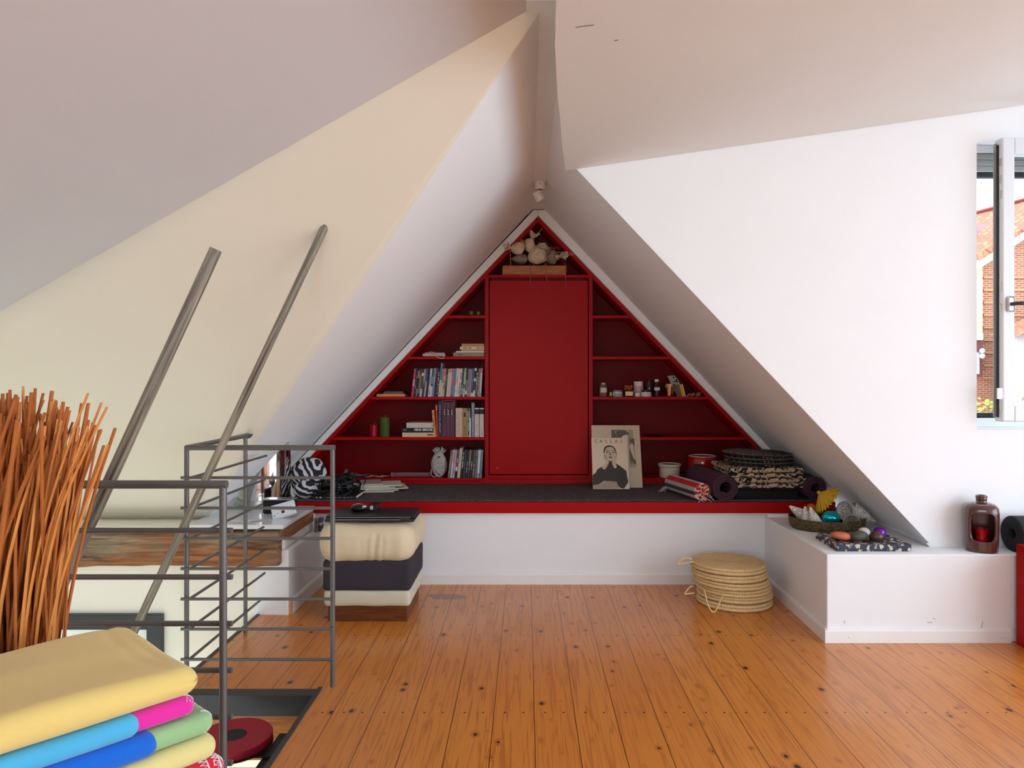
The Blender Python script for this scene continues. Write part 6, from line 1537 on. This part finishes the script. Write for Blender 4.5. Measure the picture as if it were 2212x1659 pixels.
b = MB(); b.box((q0.x - 1., YE - .12, E(1, 812).z), (E(2122, 1, 11.88).x, YE - .02, E(1, 736).z)); b.build('bay_window', M('dull_red_frame', (120, 66, 58), .6), hs)
b = MB(); b.box((q0.x - 1., YE - .15, E(1, 808).z), (E(2116, 1, 11.85).x, YE - .121, E(1, 762).z)); b.build('bay_pane', M('white_blind', (172, 170, 172), .5), hs)
b = MB()
for yy in (758, 769): b.ball(E(2122, yy, YE - .2), .045, 12, 8)
b.build('insulator', M('white_eave', (236, 232, 228)), hs, smooth=180)
b = MB(); b.prism([E(2106, 560, 12.6) + Vector((0, 0, .35)), E(2108, 498, 12.9) + Vector((0, 0, .1)), E(2150, 492, 12.9) + Vector((0, 0, .1)), E(2128, 545, 12.6)], (-.1, .6, 0)); b.build('dormer', M('pink_dormer', (150, 98, 98), .7), hs)
b = MB(); b.prism([E(2130, 541, 12.5), E(2152, 518, 12.8), E(2158, 520, 12.8), E(2140, 541, 12.5)], (0, -.08, .16)); b.build('skylight', M('skylight_blue', (120, 140, 160), .2), hs)
b = MB()
for k in range(9):
    zz = E(1, 600 + 27 * k).z; b.box((E(2123, 1).x, YE - .03, zz - .014), (13.5, YE - .001, zz + .014))
b.build('pale_brick_course', M('yellow_brick_course', (168, 126, 84), .9), hs)
# second, paler house further right, seen through the sash
h2 = thing('garden_house', 'small pale house with a tiled gable seen through the sash glass', 'house', (9.3, 11., -4.))
b = MB(); a0, a1 = E(2196, 800, 11.), E(2330, 800, 11.); b.prism([(a0.x, 11., -6), (a0.x, 11., E(1, 722, 11).z), (a1.x, 11., E(1, 722, 11).z), (a1.x, 11., -6)], (0, .5, 0)); b.build('wall', M('pink_render', (170, 150, 146), .8), h2)
b = MB(); b.prism([(a0.x - .1, 10.8, E(1, 722, 11).z - .03), (a0.x + .9, 10.8, E(1, 660, 11).z), (a1.x + .2, 10.8, E(1, 660, 11).z), (a1.x + .2, 10.8, E(1, 722, 11).z)], (0, .7, .05)); b.build('roof', TIL, h2)
# shrub in front
LEAF = M('yellow_green_leaf', (126, 130, 40), .6, var=.35, scale=20); r = random.Random(31)
sh = thing('garden_shrub', 'yellow-green garden shrub below the brick wall outside', 'shrub', (7.0, 10., -4))
b = MB()
for k in range(2600):
    a = r.uniform(0, 6.28); ht = r.random() ** .5; c = Vector((6.75 + r.gauss(0, .42), min(10.6, 10 + r.gauss(0, .35)), 0)); c.z = .98 - abs(c.x - 6.75) * .5 - (c.y - 10) ** 2 * .3 + r.uniform(-2.2, .0) + .25 * noise.noise(c * 3)
    u = Vector((r.gauss(0, 1), r.gauss(0, 1), r.gauss(0, 1))).normalized() * .055; v = u.orthogonal().normalized() * .028
    b.face([c - u, c - u * .2 + v, c + u, c - u * .2 - v])
o = b.build('foliage', LEAF, sh, norm=False); o['kind'] = 'stuff'
b = MB()
for k in range(6): b.tube([(6.75, 10, -4), (6.75 + r.gauss(0, .2), 10, -1.5), (6.75 + r.gauss(0, .4), 10 + r.gauss(0, .2), .3)], .03, 6)
b.build('branches', M('bark', (110, 84, 60), .9), sh)
b = MB(); b.box((-40, 3.6 + .0, -6.2), (60, 60, -6)); b.box((4.7, -40, -6.2), (60, 3.6, -6)); b.box((-40, -40, -6.2), (4.7, -3.4, -6))
struct(b, 'ground_outside', M('pale_bounce_ground', (206, 206, 204), .9, var=.1, scale=1))  # unseen ground, made pale to bounce daylight up to the ceilings

# ================================================================== daylight
w = bpy.data.worlds.new('daylight'); scene.world = w; w.use_nodes = True
nt = w.node_tree; bg = nt.nodes['Background']
tc = nt.nodes.new('ShaderNodeTexCoord'); sep = nt.nodes.new('ShaderNodeSeparateXYZ'); nt.links.new(tc.outputs['Generated'], sep.inputs[0])
rp_ = nt.nodes.new('ShaderNodeValToRGB'); e = rp_.color_ramp.elements
e[0].position = .0; e[0].color = (.82, .91, 1., 1); e[1].position = .6; e[1].color = (.60, .78, 1., 1)
nt.links.new(sep.outputs[2], rp_.inputs[0]); nt.links.new(rp_.outputs[0], bg.inputs[0]); bg.inputs[1].default_value = SKY
sun = bpy.data.lights.new('sun', 'SUN'); sun.energy = SUN; sun.angle = .01; sun.color = (1., .93, .82)
so = bpy.data.objects.new('sun', sun); COL.objects.link(so); so.rotation_euler = Vector((.80, .2, -.57)).to_track_quat('-Z', 'Y').to_euler()
def portal(name, loc, rot, sx, sy):
    l = bpy.data.lights.new(name, 'AREA'); l.shape = 'RECTANGLE'; l.size = sx; l.size_y = sy; l.cycles.is_portal = True
    o = bpy.data.objects.new(name, l); COL.objects.link(o); o.location = loc; o.rotation_euler = rot
for i, h in enumerate(HB): portal('daylight_portal', ((h[0] + h[1]) / 2, YBK - .14, (h[2] + h[3]) / 2), (PI / 2, 0, 0), h[1] - h[0], h[3] - h[2])
for i, h in enumerate(HL): portal('daylight_portal', (XL - .14, (h[0] + h[1]) / 2, (h[2] + h[3]) / 2), (PI / 2, 0, -PI / 2), h[1] - h[0], h[3] - h[2])
for i, h in enumerate(HR): portal('daylight_portal', (XR + .14, (h[0] + h[1]) / 2, (h[2] + h[3]) / 2), (PI / 2, 0, PI / 2), h[1] - h[0], h[3] - h[2])
portal('daylight_portal', ((WX0 + WX1) / 2, YW + .13, (WZ0 + WZ1) / 2), (-PI / 2, 0, 0), WX1 - WX0, WZ1 - WZ0)

# ================================================================== camera
cam = bpy.data.cameras.new('camera'); co = bpy.data.objects.new('camera', cam); COL.objects.link(co)
co.location = (0, 0, EYE); co.rotation_euler = (PI / 2, 0, 0)
cam.sensor_fit = 'HORIZONTAL'; cam.sensor_width = 36; cam.lens = 36 * F / 2212
cam.shift_x = -(CX - 1106) / 2212; cam.shift_y = -(829.5 - CY) / 2212; cam.clip_start = .05; cam.clip_end = 200
scene.camera = co
vs_ = scene.view_settings; vs_.view_transform = 'Standard'; vs_.look = 'None'; vs_.gamma = 1; vs_.use_curve_mapping = False; vs_.exposure = EXPO
